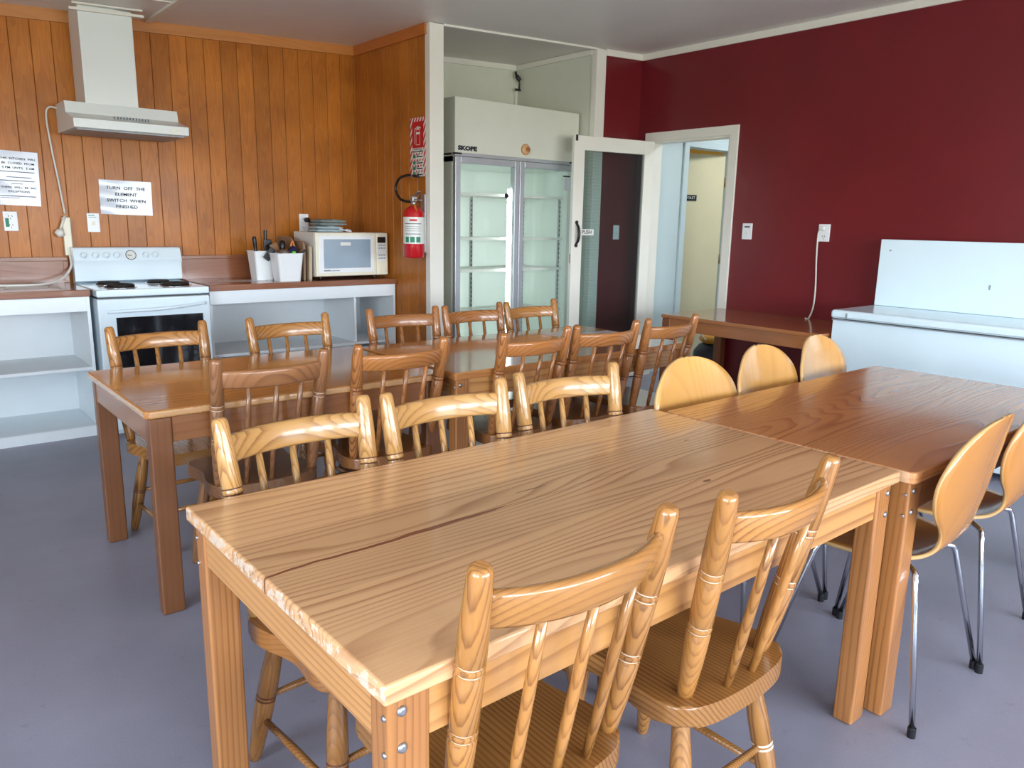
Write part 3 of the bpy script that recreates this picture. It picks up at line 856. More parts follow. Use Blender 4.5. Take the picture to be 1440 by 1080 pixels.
# ------------------------------------------------------------------ side table against the maroon wall
t = thing('side_table', 'long brown table against the maroon wall below the power points', 'table', (5.03, 3.14, 0))
bm = new()
ol = []
hx, hy, rc = .39, .66, .04
for sx, sy, a0 in ((1, 1, 0), (-1, 1, 90), (-1, -1, 180), (1, -1, 270)):
    for q in range(5):
        a = R(a0 + q * 22.5); ol.append((sx * (hx - rc) + rc * math.cos(a), sy * (hy - rc) + rc * math.sin(a)))
prism(bm, ol, .677, .705, .006, 2); link('tabletop', bm, W['brownX'], t, smooth=40)
for sx in (-1, 1):
    bm = new(); xs = sorted((sx * (hx - .02), sx * (hx - .045))); box(bm, (xs[0], -hy + .09, .59), (xs[1], hy - .09, .677)); link('apron', bm, W['brownX'], t)
for sy in (-1, 1):
    bm = new(); ys = sorted((sy * (hy - .03), sy * (hy - .055))); box(bm, (-hx + .08, ys[0], .59), (hx - .08, ys[1], .677)); link('apron', bm, W['brownX'], t)
    for sx in (-1, 1):
        bm = new(); xs = sorted((sx * (hx - .015), sx * (hx - .08))); ys = sorted((sy * (hy - .02), sy * (hy - .09)))
        box(bm, (xs[0], ys[0], 0), (xs[1], ys[1], .677), .004); link('leg', bm, W['brownZ'], t)

# ------------------------------------------------------------------ chest freezer, lid closed
t = thing('chest_freezer', 'white chest freezer with its lid closed, beside the maroon wall', 'freezer', (4.74, 2.46, 0))
FL = 1.55
bm = new(); 
for a, b in (((0, -FL, .04), (.02, 0, .80)), ((.02, -.03, .04), (.63, 0, .80)), ((.61, -FL, .04), (.63, -.03, .80)), ((.02, -FL, .04), (.61, -FL + .03, .80)), ((.02, -FL + .03, .04), (.61, -.03, .10))):
    box(bm, a, b, .002)
link('body', bm, M['freezer'], t)
bm = new(); box(bm, (-.014, -FL, .796), (-.002, 0, .803)); box(bm, (-.0145, -FL, .816), (-.008, 0, .819)); link('rim_seal', bm, M['grey_plastic'], t)
bm = new(); box(bm, (.05, -.05, .10), (.58, -.04, .79)); box(bm, (.05, -FL + .04, .10), (.58, -FL + .05, .84)); box(bm, (.05, -FL + .05, .10), (.06, -.05, .84)); box(bm, (.57, -FL + .05, .10), (.58, -.05, .84)); bm.free()
bm = new(); box(bm, (-.016, -FL - .012, .806), (.650, .014, .862), .020, 4); ld = link('lid', bm, M['freezer'], t, smooth=40)
bm = new(); box(bm, (-.018, -.10, .812), (-.0145, -.088, .846)); box(bm, (-.018, -.012, .838), (.64, -.008, .8632)) if False else None; link('lid_joint', bm, M['grey_plastic'], ld)
o = thing('white_board', 'plain white panel standing upright on the chest freezer against the maroon wall', 'panel', (5.29, 2.455, .863))
bm = new(); box(bm, (-.02, -1.55, 0), (.02, 0, .442), .004); link('panel', bm, M['freezer'], o)
for yy, zz, rr in ((-.07, .37, .006), (-.87, .40, .007)):
    bm = new(); tube(bm, [(-.021, yy, zz), (-.024, yy, zz)], rr, 10); link('screw_cap', bm, M['grey_plastic'], o)
bm = new(); box(bm, (-.0225, -.70, .155), (-.0205, -.692, .185)); link('scratch_mark', bm, M['grey_plastic'], o)

# ------------------------------------------------------------------ counters
def counter(x0, x1, label, shelves, divider=None):
    yf = 5.281
    c = thing('kitchen_counter', label, 'counter', (0, 0, 0), 0, 'white open shelf counters along the orange wall')
    bm = new()
    box(bm, (x0, yf + .012, .02), (x0 + .018, YB - .02, .878)); box(bm, (x1 - .018, yf + .0, .0), (x1, YB - .02, .878))
    box(bm, (x0 + .018, YB - .05, .02), (x1 - .018, YB - .02, .878))
    if divider: box(bm, (divider, yf + .03, .02), (divider + .018, YB - .05, .878))
    link('carcass', bm, M['skirting'], c)
    bm = new(); box(bm, (x0, yf - .001, .787), (x1 - .0185, yf + .0115, .8775), .002); link('fascia', bm, M['skirting'], c)
    for z, n in shelves:
        bm = new(); box(bm, (x0 + .018, yf + (.013 if z < .1 else .01), z - .02), (x1 - .018, YB - .05, z), .002); link('shelf', bm, M['skirting'], c)
    bm = new(); box(bm, (x0, yf - .001, 0), (x1 - .0185, yf + .0115, .064)); link('plinth', bm, M['skirting'], c)
    return c
counter(-.9, 1.02, 'white open shelf counter left of the stove with two empty shelves', [(.44, 0), (.065, 0)])
counter(1.745, 3.19, 'white open shelf counter right of the stove under the microwave', [(.44, 0), (.065, 0)], 2.84)
def worktop(x0, x1, label, side):
    o = thing('worktop', label, 'worktop', (0, 0, 0), 0, 'brown timber worktops')
    bm = new(); box(bm, (x0, 5.262, .879), (x1, YB - .001, .921), .003); link('slab', bm, W['work'], o)
    bm = new()
    box(bm, (x0, YB - .024, .9215), (x1, YB - .004, 1.065))
    box(bm, (x0, YB - .034, 1.065), (x1, YB - .004, 1.092), .003)
    if side == 'r': box(bm, (x1 - .03, YB - .034, .9215), (x1, YB - .004, 1.065), .002)
    else: box(bm, (x0, YB - .034, .9215), (x0 + .03, YB - .004, 1.065), .002)
    link('splashboard', bm, W['work'], o)
worktop(-.9, 1.025, 'brown timber worktop left of the stove with a cable lying on it', 'r')
worktop(1.74, 3.195, 'brown timber worktop right of the stove carrying the microwave', 'l')

# ------------------------------------------------------------------ stove
t = thing('stove', 'white freestanding electric stove with four coil elements and black oven window', 'stove', (0, 0, 0))
sx0, sx1, sy0, sy1 = 1.045, 1.715, 5.19, 5.83
bm = new(); box(bm, (sx0, sy0 + .02, .03), (sx1, sy1, .865), .006); box(bm, (sx0 + .02, sy0 + .05, 0), (sx1 - .02, sy1, .03)); link('body', bm, M['enamel'], t, smooth=40)
bm = new(); box(bm, (sx0 - .002, sy0, .875), (sx1 + .002, sy1, .921), .010, 3); link('cooktop', bm, M['enamel'], t, smooth=40)
bm = new(); box(bm, (sx0 + .006, sy0 + .012, .864), (sx1 - .006, sy1 - .05, .876)); link('seam', bm, M['black'], t)
bm = new(); box(bm, (sx0, sy0, .22), (sx1, sy0 + .022, .862), .008, 3)
dr = link('oven_door', bm, M['enamel'], t, smooth=40)
bm = new(); box(bm, (sx0 + .095, sy0 - .003, .40), (sx1 - .05, sy0 + .002, .748), .002); link('oven_window', bm, M['oven_glass'], dr)
bm = new()
pts = catmull([(sx0 + .05, sy0 - .004, .785), (sx0 + .2, sy0 - .026, .79), ((sx0 + sx1) / 2, sy0 - .034, .793), (sx1 - .2, sy0 - .026, .80), (sx1 - .03, sy0 - .004, .815)], 6)
tube(bm, pts, .011, 10); link('door_handle', bm, M['enamel'], dr)
bm = new(); box(bm, (sx0, sy0, .03), (sx1, sy0 + .022, .21), .006); link('drawer', bm, M['enamel'], t, smooth=40)
bm = new()
profile = [(5.80, .921), (5.762, .935), (5.757, 1.03), (5.748, 1.055), (5.742, 1.07), (5.765, 1.135), (5.78, 1.152), (5.80, 1.158), (5.832, 1.158), (5.832, .921)]
profile_x(bm, profile, sx0 - .004, sx1 + .004)
link('control_panel', bm, M['enamel'], t, smooth=30)
def kn(x):
    return Vector((x, 5.7535, 1.103)), Vector((0, -.94, .33)).normalized()
for i, x in enumerate((1.10, 1.17, 1.235, 1.30, 1.485, 1.545)):
    c, d = kn(x); bm = new()
    tube(bm, [c, c + d * .006, c + d * .007, c + d * .020, c + d * .023], [.021, .020, .017, .0155, .012], 18)
    link('knob', bm, M['enamel'], t)
c, d = kn(1.39); bm = new()
tube(bm, [c, c + d * .003], [.034, .034], 28)
tube(bm, [c + d * .003, c + d * .0038], [.030, .029], 28, mat=1)
tube(bm, [c + d * .0040 + Vector((-.022, 0, 0)), c + d * .0040 + Vector((.0, 0, -.004)), c + d * .004 + Vector((.018, 0, -.018))], .0025, 6, mat=0)
link('clock', bm, [M['black'], M['white']], t)
for (ex, ey, er) in ((1.215, 5.36, .088), (1.20, 5.60, .072), (1.55, 5.36, .092), (1.51, 5.60, .072)):
    bm = new()
    tube(bm, [(ex, ey, .9215), (ex, ey, .924)], [er + .014, er + .010], 32)
    pan = link('drip_pan', bm, M['chrome'], t)
    bm = new(); pts = []
    for k in range(90):
        a = k * 2 * math.pi * 3.4 / 90; r_ = .014 + (er - .014) * k / 90
        pts.append((ex + r_ * math.cos(a), ey + r_ * math.sin(a), .934))
    tube(bm, pts, .0075, 8); tube(bm, [(ex - er, ey, .927), (ex + er, ey, .927)], .004, 6); tube(bm, [(ex, ey - er, .927), (ex, ey + er, .927)], .004, 6)
    link('element', bm, M['matt_black'], t)

# ------------------------------------------------------------------ range hood
t = thing('range_hood', 'white range hood with a tall square flue above the stove', 'range hood', (0, 0, 0))
bm = new()
hp = [(5.875, 2.055), (5.605, 2.055), (5.585, 1.985), (5.385, 1.935), (5.385, 1.885), (5.40, 1.880), (5.875, 1.880)]
profile_x(bm, hp, 1.045, 1.712)
link('canopy', bm, M['hood'], t)
bm = new(); box(bm, (1.065, 5.41, 1.872), (1.69, 5.85, 1.8795)); link('grease_filter', bm, M['grey_plastic'], t)
bm = new(); box(bm, (1.60, 5.3825, 1.902), (1.625, 5.386, 1.918)); box(bm, (1.638, 5.3825, 1.902), (1.662, 5.386, 1.918)); link('switch', bm, M['ivory'], t)
bm = new()
for i in range(12): 
    x = 1.30 + i * .018; vs = box(bm, (x, 5.48, 1.957), (x + .011, 5.545, 1.9745))
link('vent', bm, M['grey_plastic'], t)
bm = new(); box(bm, (1.165, 5.605, 2.053), (1.475, 5.875, zc(1.165) - .002), .003); link('flue', bm, M['hood'], t)
bm = new(); sl_box(bm, 1.115, 1.54, 5.575, 5.604, 0.03, 0.045); sl_box(bm, 1.13, 1.53, 5.56, 5.604, 0.002, 0.012); link('flue_collar', bm, M['trim'], t)

# cords and power fittings
bm = new()
pts = catmull([(1.05, 5.84, 2.03), (1.005, 5.86, 2.035), (.985, 5.865, 1.98), (.995, 5.865, 1.80), (1.02, 5.865, 1.55), (1.035, 5.862, 1.37)], 6)
tube(bm, pts, .006, 8); tag(link('hood_cord', bm, M['cord']), 'thin white cord hanging down from the range hood to the white plug box', 'cord')
t = thing('isolator_box', 'narrow ivory plug box on the orange wall left of the stove', 'plug box', (0, 0, 0))
bm = new(); box(bm, (1.012, 5.835, 1.10), (1.06, YB - .001, 1.35), .006); link('housing', bm, M['ivory'], t)
bm = new(); tube(bm, [(1.012, 5.84, 1.255), (.985, 5.84, 1.245), (.97, 5.84, 1.235)], [.026, .028, .018], 14); tube(bm, [(.99, 5.84, 1.25), (1.03, 5.835, 1.36)], .009, 8); link('plug', bm, M['cord'], t)
bm = new()
pts = catmull([(1.035, 5.83, 1.10), (1.03, 5.80, 1.03), (.97, 5.74, .965), (.87, 5.68, .933), (.72, 5.64, .930), (.55, 5.66, .932), (.35, 5.70, .930), (.1, 5.66, .930)], 8)
tube(bm, pts, .0075, 8); tag(link('electric_cable', bm, M['cord']), 'white power cable curving from the plug box onto the left worktop', 'cord')

def outlet(label, c, w, h, face, sockets=True, mat='plastic', extras=None, group='power points and switches'):
    """face 'Y': on the back wall looking -Y; 'X': on the right wall looking -X; 'S' on the short wall."""
    cx, cy, cz = c
    o = thing('power_point' if sockets else 'wall_switch', label, 'power point' if sockets else 'switch', (cx, cy, cz), {'Y': 0, 'X': R(-90)}[face], group)
    bm = new(); box(bm, (-w / 2, -.009, -h / 2), (w / 2, -.0005, h / 2), .003); link('cover_plate', bm, M[mat], o)
    if sockets:
        for z in (h * .22, -h * .24):
            bm = new()
            for a, (dx, dz) in ((35, (-.009, .006)), (-35, (.009, .006)), (0, (0, -.009))):
                r = Matrix.Rotation(R(a), 3, 'Y'); box(bm, (dx - .0018, -.0102, z + dz - .005), (dx + .0018, -.0088, z + dz + .005), rot=r)
            link('socket', bm, M['black'], o)
        bm = new(); 
        for z in (h * .36,): box(bm, (-w * .32, -.013, z - .006), (-w * .14, -.0085, z + .007), .002)
        link('rocker', bm, M['white'], o)
    else:
        bm = new(); box(bm, (-.010, -.014, -.018), (.010, -.0085, .006), .003); link('rocker', bm, M['ivory'], o)
    return o
o = outlet('white double power point on the orange wall below the folded notice', (.73, YB, 1.318), .078, .122, 'Y')
bm = new(); box(bm, (-.030, -.0098, -.035), (-.010, -.0088, .02)); link('green_label', bm, M['green'], o)
o = outlet('white stove switch on the orange wall left of the landscape notice', (1.203, YB, 1.316), .076, .125, 'Y', False)
bm = new(); box(bm, (-.028, -.0096, .035), (.02, -.0089, .038)); box(bm, (-.028, -.0096, .045), (.01, -.0089, .050)); link('print', bm, M['green'], o)
o = outlet('tall white power point on the orange wall behind the microwave cloths', (2.715, YB, 1.33), .078, .15, 'Y')
bm = new(); tube(bm, [(.015, -.01, .03), (.015, -.045, .03), (.03, -.052, .02)], [.019, .02, .010], 14); tube(bm, [(.02, -.045, .03), (.06, -.05, .0), (.10, -.04, -.08), (.10, -.03, -.3)], .005, 8); link('plug', bm, M['black'], o)
o = outlet('white wall switch with a dark slot on the maroon wall nearest the doorway', (XR, 3.602, 1.335), .088, .125, 'X', False)
bm = new(); box(bm, (-.024, -.0105, .030), (.024, -.0088, .040)); link('slot', bm, M['black'], o)
o = outlet('white double power point with a plug on the maroon wall above the side table', (XR, 2.952, 1.337), .088, .125, 'X')
bm = new(); box(bm, (-.026, -.04, .018), (.012, -.009, .046), .006); link('plug', bm, M['white'], o)
# light seen through the reeded glass is a plate on the short maroon wall
o = outlet('pale plate on the short maroon wall seen through the glazed door', (5.19, YA, 1.30), .075, .125, 'Y', False)
bm = new()
pts = catmull([(XR - .03, 2.962, 1.36), (XR - .025, 2.985, 1.33), (XR - .018, 2.985, 1.15), (XR - .018, 2.97, .95), (XR - .03, 2.965, .80), (XR - .06, 2.975, .712), (XR - .10, 2.98, .7115)], 6)
tube(bm, pts, .006, 8); tag(link('freezer_cord', bm, M['cord']), 'white cord hanging from the power point on the maroon wall to the side table', 'cord')

# ------------------------------------------------------------------ notices
def notice(name, label, a, b, lines, rotdeg=0):
    (x0, z0), (x1, z1) = a, b
    o = thing(name, label, 'notice', ((x0 + x1) / 2, YB, (z0 + z1) / 2), 0, 'laminated notices on the orange wall')
    o.rotation_euler = (0, R(rotdeg), 0)
    w, h = x1 - x0, z1 - z0
    bm = new(); nx, nz = 10, 14; g = {}
    for i in range(nx + 1):
        for j in range(nz + 1):
            u, v = i / nx, j / nz
            wav = .004 + .0022 * math.sin(v * 8 + u * 2) * (1 - u) ** 1.5 + .0010 * math.sin(u * 5 + v * 9) * (1 - u)
            g[i, j] = bm.verts.new(((u - .5) * w, -wav - .0005, (v - .5) * h))
    for i in range(nx):
        for j in range(nz): bm.faces.new((g[i, j], g[i + 1, j], g[i + 1, j + 1], g[i, j + 1])).smooth = True
    link('sheet', bm, M['paper'], o, recalc=False)
    bm = new()
    for (s, size, x, z, al, mt) in lines:
        if not isinstance(s, str):
            quad(bm, [((x - s / 2) * w, -.0085, z * h - size / 2), ((x + s / 2) * w, -.0085, z * h - size / 2), ((x + s / 2) * w, -.0085, z * h + size / 2), ((x - s / 2) * w, -.0085, z * h + size / 2)], mt); continue
        text_bm(bm, s, size, (x * w, -.0085, z * h), (1, 0, 0), (0, 0, 1), align=al, mat=mt, weight=size * .008, vy='CENTER', sx=1.12)
    link('lettering', bm, [M['ink'], M['grey_ink']], o, recalc=False)
    return o
notice('notice', 'landscape laminated notice in capitals above the stove', (1.255, 1.372), (1.586, 1.600),
       [('TURN  OFF  THE', .030, 0, .27, 'CENTER', 0), ('ELEMENT', .030, 0, .09, 'CENTER', 0), ('SWITCH  WHEN', .030, 0, -.09, 'CENTER', 0), ('FINISHED', .030, 0, -.27, 'CENTER', 0)], 1)
notice('notice', 'portrait laminated notice about kitchen hours, partly outside the picture', (.665, 1.418), (.912, 1.752),
       [('THIS  KITCHEN  WILL', .0185, .05, .36, 'CENTER', 0), ('BE  CLOSED  FROM', .0185, .05, .275, 'CENTER', 0), ('5 PM  UNTIL  5 AM', .019, .05, .19, 'CENTER', 0),
        (.80, .005, 0, .12, '', 1), (.55, .005, .05, .02, '', 1), (.78, .005, 0, -.045, '', 1), (.25, .004, 0, -.10, '', 1),
        ('THERE  WILL  BE  NO', .018, .03, -.17, 'CENTER', 0), ('EXCEPTIONS', .018, .03, -.245, 'CENTER', 0), (.80, .006, 0, -.33, '', 1), (.42, .004, -.18, -.365, '', 1)], 1.5)
bm = new(); quad(bm, [(.60, 5.47, .9216), (.83, 5.44, .9216), (.86, 5.62, .9216), (.64, 5.66, .9216)]); tag(link('paper_sheet', bm, M['paper2'], recalc=False), 'pale laminated sheet lying on the left worktop under the cable', 'paper')
bm = new(); quad(bm, [(1.86, 5.44, .9216), (2.20, 5.40, .9216), (2.26, 5.60, .9216), (1.93, 5.65, .9216)]); tag(link('paper_sheet', bm, M['paper2'], recalc=False), 'pale laminated sheet lying on the right worktop beside the stove', 'paper')

# ------------------------------------------------------------------ microwave and what is on it
t = thing('microwave', 'ivory microwave oven on the right worktop', 'microwave', (0, 0, 0))
mx0, mx1, my0, my1, mz0, mz1 = 2.555, 3.165, 5.345, 5.72, .945, 1.272
bm = new(); box(bm, (mx0, my0 + .022, mz0), (mx1, my1, mz1), .005); link('case', bm, M['white'], t)
bm = new(); box(bm, (mx0, my0, mz0 + .004), (mx1 - .102, my0 + .022, mz1 - .003), .005); dd = link('door', bm, M['ivory'], t)
bm = new(); box(bm, (mx0 + .025, my0 - .003, mz0 + .028), (mx1 - .125, my0 + .001, mz1 - .022), .003); link('door_panel', bm, M['plastic'], dd)
bm = new(); box(bm, (mx0 + .062, my0 - .0055, mz0 + .062), (mx1 - .155, my0 - .002, mz1 - .05), .010, 3); link('door_window', bm, M['mw_glass'], dd)
bm = new(); box(bm, (mx0 + .20, my0 - .0066, 1.175), (mx0 + .285, my0 - .0054, 1.200)); link('sticker', bm, M['white'], dd)
bm = new(); box(bm, (mx0 + .06, my0 - .0036, mz0 + .041), (mx0 + .115, my0 - .0028, mz0 + .049)); box(bm, (mx0 + .12, my0 - .0036, mz0 + .041), (mx0 + .19, my0 - .0028, mz0 + .046)); link('print_strip', bm, M['grey_ink'], dd)
bm = new(); box(bm, (mx1 - .100, my0, mz0 + .004), (mx1, my0 + .022, mz1 - .003), .005); cp = link('control_panel', bm, M['ivory'], t)
bm = new(); box(bm, (mx1 - .090, my0 - .002, 1.195), (mx1 - .020, my0 + .001, 1.24)); link('display', bm, M['black'], cp)
bm = new()
box(bm, (mx1 - .088, my0 - .0015, 1.055), (mx1 - .018, my0 + .001, 1.188), mat=1)
for r_ in (1.172, 1.150, 1.096, 1.072):
    for q in range(3): box(bm, (mx1 - .084 + q * .022, my0 - .0025, r_), (mx1 - .068 + q * .022, my0, r_ + .009))
link('keypad', bm, [M['grey_plastic'], M['plastic']], cp)
bm = new(); box(bm, (mx1 - .066, my0 - .005, .972), (mx1 - .016, my0 + .001, 1.004), .003); link('release_button', bm, M['ivory'], cp)
for fx in (mx0 + .05, mx1 - .1):
    for fy in (my0 + .04, my1 - .05):
        bm = new(); tube(bm, [(fx, fy, .9215), (fx, fy, .946)], .012, 10); link('foot', bm, M['black'], t)
def pad(name, label, c, w, d, h, mat, rz=0, layers=2):
    o = thing(name, label, 'oven cloth', c, rz, 'folded oven cloths on the microwave')
    for L in range(layers):
        bm = new(); z0 = L * h + .0005; nu, nv = 20, 12; sides = []
        for top in (0, 1):
            g = []
            for i in range(nu + 1):
                row = []
                for j in range(nv + 1):
                    u, v = -1 + 2 * i / nu, -1 + 2 * j / nv
                    e = max(0.0, (1 - abs(u) ** 7) * (1 - abs(v) ** 7)) ** .5
                    wv_ = .0035 * math.sin(u * 5 + L * 2.1 + v * 2) + .002 * math.sin(u * 11 + v * 7)
                    z = z0 + h * .5 + (h * .5 * e + (wv_ if L == layers - 1 else 0) * e if top else -h * .5 * e)
                    row.append(bm.verts.new((u * w / 2 * (1 + .03 * math.sin(v * 4 + L)), v * d / 2, z)))
                g.append(row)
            sides.append(g)
        for g in sides:
            for i in range(nu):
                for j in range(nv): bm.faces.new((g[i][j], g[i + 1][j], g[i + 1][j + 1], g[i][j + 1]))
        bmesh.ops.remove_doubles(bm, verts=bm.verts, dist=.0004)
        link('fold', bm, mat, o, smooth='all')
    return o
o = pad('folded_cloth', 'pale blue grey folded cloth lying lowest on top of the microwave', (2.715, 5.50, 1.2725), .23, .19, .022, M['cloth_blue'])
o = pad('folded_cloth', 'olive grey folded cloth lying on the pale one on top of the microwave', (2.745, 5.51, 1.3195), .24, .17, .023, M['cloth'], R(6))
bm = new(); pts = catmull([(.03, -.10, -.020), (.055, -.12, -.028), (.085, -.135, -.038), (.11, -.137, -.041), (.10, -.143, -.032), (.07, -.13, -.026)], 5); tube(bm, pts, .0045, 8); link('hanging_loop', bm, M['paper2'], o)


# chopping boards standing between tubs and microwave
def cboard(label, x, th_, y0, y1, h, mat, tilt, rr=.07):
    o = thing('chopping_board', label, 'chopping board', (x, 0, .922), 0, 'chopping boards standing by the microwave')
    bm = new(); ol = [(y0, 0), (y1, 0)]
    for q in range(7): a = R(q * 15); ol.append((y1 - rr + rr * math.cos(a), h - rr + rr * math.sin(a)))
    for q in range(7): a = R(90 + q * 15); ol.append((y0 + rr + rr * math.cos(a), h - rr + rr * math.sin(a)))
    vs = prism(bm, ol, 0, th_, .003)
    for v in bm.verts: v.co = Vector((v.co.z, v.co.x, v.co.y))
    for v in bm.verts: v.co.x += v.co.z * tilt
    tag(o, label, 'chopping board', 'chopping boards standing by the microwave')
    link('board', bm, mat, o)
cboard('brown rounded chopping board standing on edge behind the white tubs', 2.452, .012, 5.47, 5.78, .315, M['board_brown'], -.06)
cboard('brown chopping board with round corners, middle of the boards by the microwave', 2.470, .016, 5.38, 5.70, .285, M['board_brown'], .02, .05)
cboard('pale chopping board standing right against the microwave side', 2.510, .022, 5.37, 5.68, .250, M['board_pale'], .03, .02)

def tub(label, x, y, w, d, h, rz=0):
    o = thing('utensil_tub', label, 'tub', (x, y, .922), rz, 'white plastic tubs of cooking tools')
    bm = new()
    def ring(hw, hd, z, r=.022):
        out = []
        for sx, sy, a0 in ((1, 1, 0), (-1, 1, 90), (-1, -1, 180), (1, -1, 270)):
            for q in range(4):
                a = R(a0 + q * 30); out.append(bm.verts.new((sx * (hw - r) + r * math.cos(a), sy * (hd - r) + r * math.sin(a), z)))
        return out
    rs = [ring(w * .40, d * .40, .0), ring(w * .5, d * .5, h), ring(w * .5 + .005, d * .5 + .005, h), ring(w * .5 + .005, d * .5 + .005, h + .005), ring(w * .5 - .004, d * .5 - .004, h + .005), ring(w * .40 - .004, d * .40 - .004, .006)]
    for a, b in zip(rs, rs[1:]):
        for i in range(16): bm.faces.new((a[i], a[(i + 1) % 16], b[(i + 1) % 16], b[i])).smooth = True
    bm.faces.new(rs[0][::-1]); bm.faces.new(rs[-1])
    link('bin', bm, M['plastic'], o, smooth=40)
tub('white tub of cooking tools at the back, nearest the stove', 2.240, 5.585, .165, .17, .205)
tub('white tub of cooking tools at the front, overlapping the other tub', 2.350, 5.40, .200, .170, .195)
def tool(name, label, cat, parts):
    o = thing(name, label, cat, (0, 0, 0), 0, 'cooking tools in the white tubs')
    for nm, fn, mt in parts:
        bm = new(); fn(bm); link(nm, bm, mt, o, smooth=60)
B0 = .94
tool('knife', 'black handled tool upright in the back tub, nearest the stove', 'knife',
     [('handle', lambda bm: tube(bm, catmull([(2.205, 5.60, 1.11), (2.20, 5.60, 1.17), (2.195, 5.60, 1.235)], 4), [.012, .013, .012, .012, .014, .015, .016, .015, .010], 10), M['black']),
      ('blade', lambda bm: box(bm, (2.207, 5.598, B0), (2.222, 5.601, 1.12)), M['steel'])])
tool('spatula', 'black spatula standing tallest in the back tub', 'spatula',
     [('handle', lambda bm: tube(bm, [(2.25, 5.56, B0), (2.262, 5.565, 1.13), (2.27, 5.57, 1.28)], [.006, .010, .013], 10), M['black']),
      ('blade', lambda bm: box(bm, (2.25, 5.555, 1.145), (2.31, 5.565, 1.215), .004), M['black'])])
tool('wooden_turner', 'brown wooden turner leaning out of the back tub', 'turner',
     [('blade', lambda bm: box(bm, (2.285, 5.50, 1.08), (2.345, 5.508, 1.19), .003, rot=Matrix.Rotation(R(-22), 3, 'Y')), M['spoon_wood']),
      ('handle', lambda bm: tube(bm, [(2.255, 5.57, B0 + .01), (2.30, 5.512, 1.14)], .007, 8), M['spoon_wood'])])
def ladle(bm):
    for i in range(6):
        a0, a1 = R(90 * i / 6), R(90 * (i + 1) / 6)
    r = .042; c = Vector((2.335, 5.395, 1.12)); rings = []
    for j in range(7):
        a = R(90 * j / 6); ring = [bm.verts.new(c + Vector((math.cos(k * math.pi / 8) * r * math.cos(a), math.sin(k * math.pi / 8) * r * math.cos(a), r * .75 * math.sin(a)))) for k in range(16)] if j < 6 else None
        rings.append(ring)
    for a, b in zip(rings[:5], rings[1:6]):
        for i in range(16): bm.faces.new((a[i], a[(i + 1) % 16], b[(i + 1) % 16], b[i])).smooth = True
    bm.faces.new(rings[5])
tool('ladle', 'steel ladle head resting upside down over the front tub', 'ladle',
     [('bowl', ladle, M['steel']), ('handle', lambda bm: tube(bm, [(2.30, 5.41, B0 + .02), (2.315, 5.40, 1.12)], .005, 8), M['steel'])])
tool('masher', 'black tool with a wide foot hanging over the back tub edge', 'masher',
     [('handle', lambda bm: tube(bm, [(2.27, 5.58, B0 + .01), (2.262, 5.51, 1.145), (2.258, 5.485, 1.155)], .007, 8), M['black']),
      ('head', lambda bm: box(bm, (2.228, 5.465, 1.065), (2.278, 5.475, 1.16), .004, rot=Matrix.Rotation(R(38), 3, 'Y')), M['black'])])
tool('serving_spoon', 'black round ended spoon behind the ladle', 'spoon',
     [('bowl', lambda bm: tube(bm, [(2.352, 5.47, 1.135), (2.354, 5.475, 1.15), (2.357, 5.48, 1.175), (2.36, 5.485, 1.20), (2.362, 5.487, 1.21)], [.008, .018, .024, .020, .008], 12), M['black']),
      ('handle', lambda bm: tube(bm, [(2.345, 5.43, B0 + .02), (2.352, 5.47, 1.14)], .006, 8), M['black'])])
tool('scoop', 'dark blue rounded scoop in the front tub', 'scoop',
     [('bowl', lambda bm: tube(bm, [(2.385, 5.40, 1.085), (2.39, 5.40, 1.10), (2.40, 5.40, 1.13), (2.41, 5.40, 1.16), (2.413, 5.40, 1.17)], [.025, .037, .040, .028, .010], 14), M['navy']),
      ('handle', lambda bm: tube(bm, [(2.37, 5.41, B0 + .02), (2.385, 5.40, 1.09)], .008, 8), M['navy'])])
tool('peeler', 'lime green tool end peeking over the front tub', 'peeler',
     [('handle', lambda bm: box(bm, (2.375, 5.345, 1.08), (2.402, 5.356, 1.135), .004), M['lime'])])
tool('brush', 'tool with an orange loop handle upright in the front tub', 'brush',
     [('handle', lambda bm: tube(bm, catmull([(2.405, 5.44, 1.12), (2.405, 5.44, 1.17), (2.418, 5.44, 1.205), (2.43, 5.44, 1.17), (2.425, 5.44, 1.12)], 5), .009, 10), M['orange_wood']),
      ('shaft', lambda bm: tube(bm, [(2.375, 5.43, B0 + .02), (2.413, 5.44, 1.13)], .007, 8), M['orange_wood'])])
tool('tongs', 'black tongs slanting right out of the front tub', 'tongs',
     [('arm', lambda bm: box(bm, (2.415, 5.375, 1.11), (2.50, 5.385, 1.128), .003, rot=Matrix.Rotation(R(-38), 3, 'Y')), M['black']),
      ('arm', lambda bm: box(bm, (2.405, 5.40, 1.10), (2.49, 5.41, 1.116), .003, rot=Matrix.Rotation(R(-50), 3, 'Y')), M['spoon_wood']),
      ('shaft', lambda bm: tube(bm, [(2.38, 5.40, B0 + .02), (2.43, 5.38, 1.10)], .006, 8), M['steel'])])

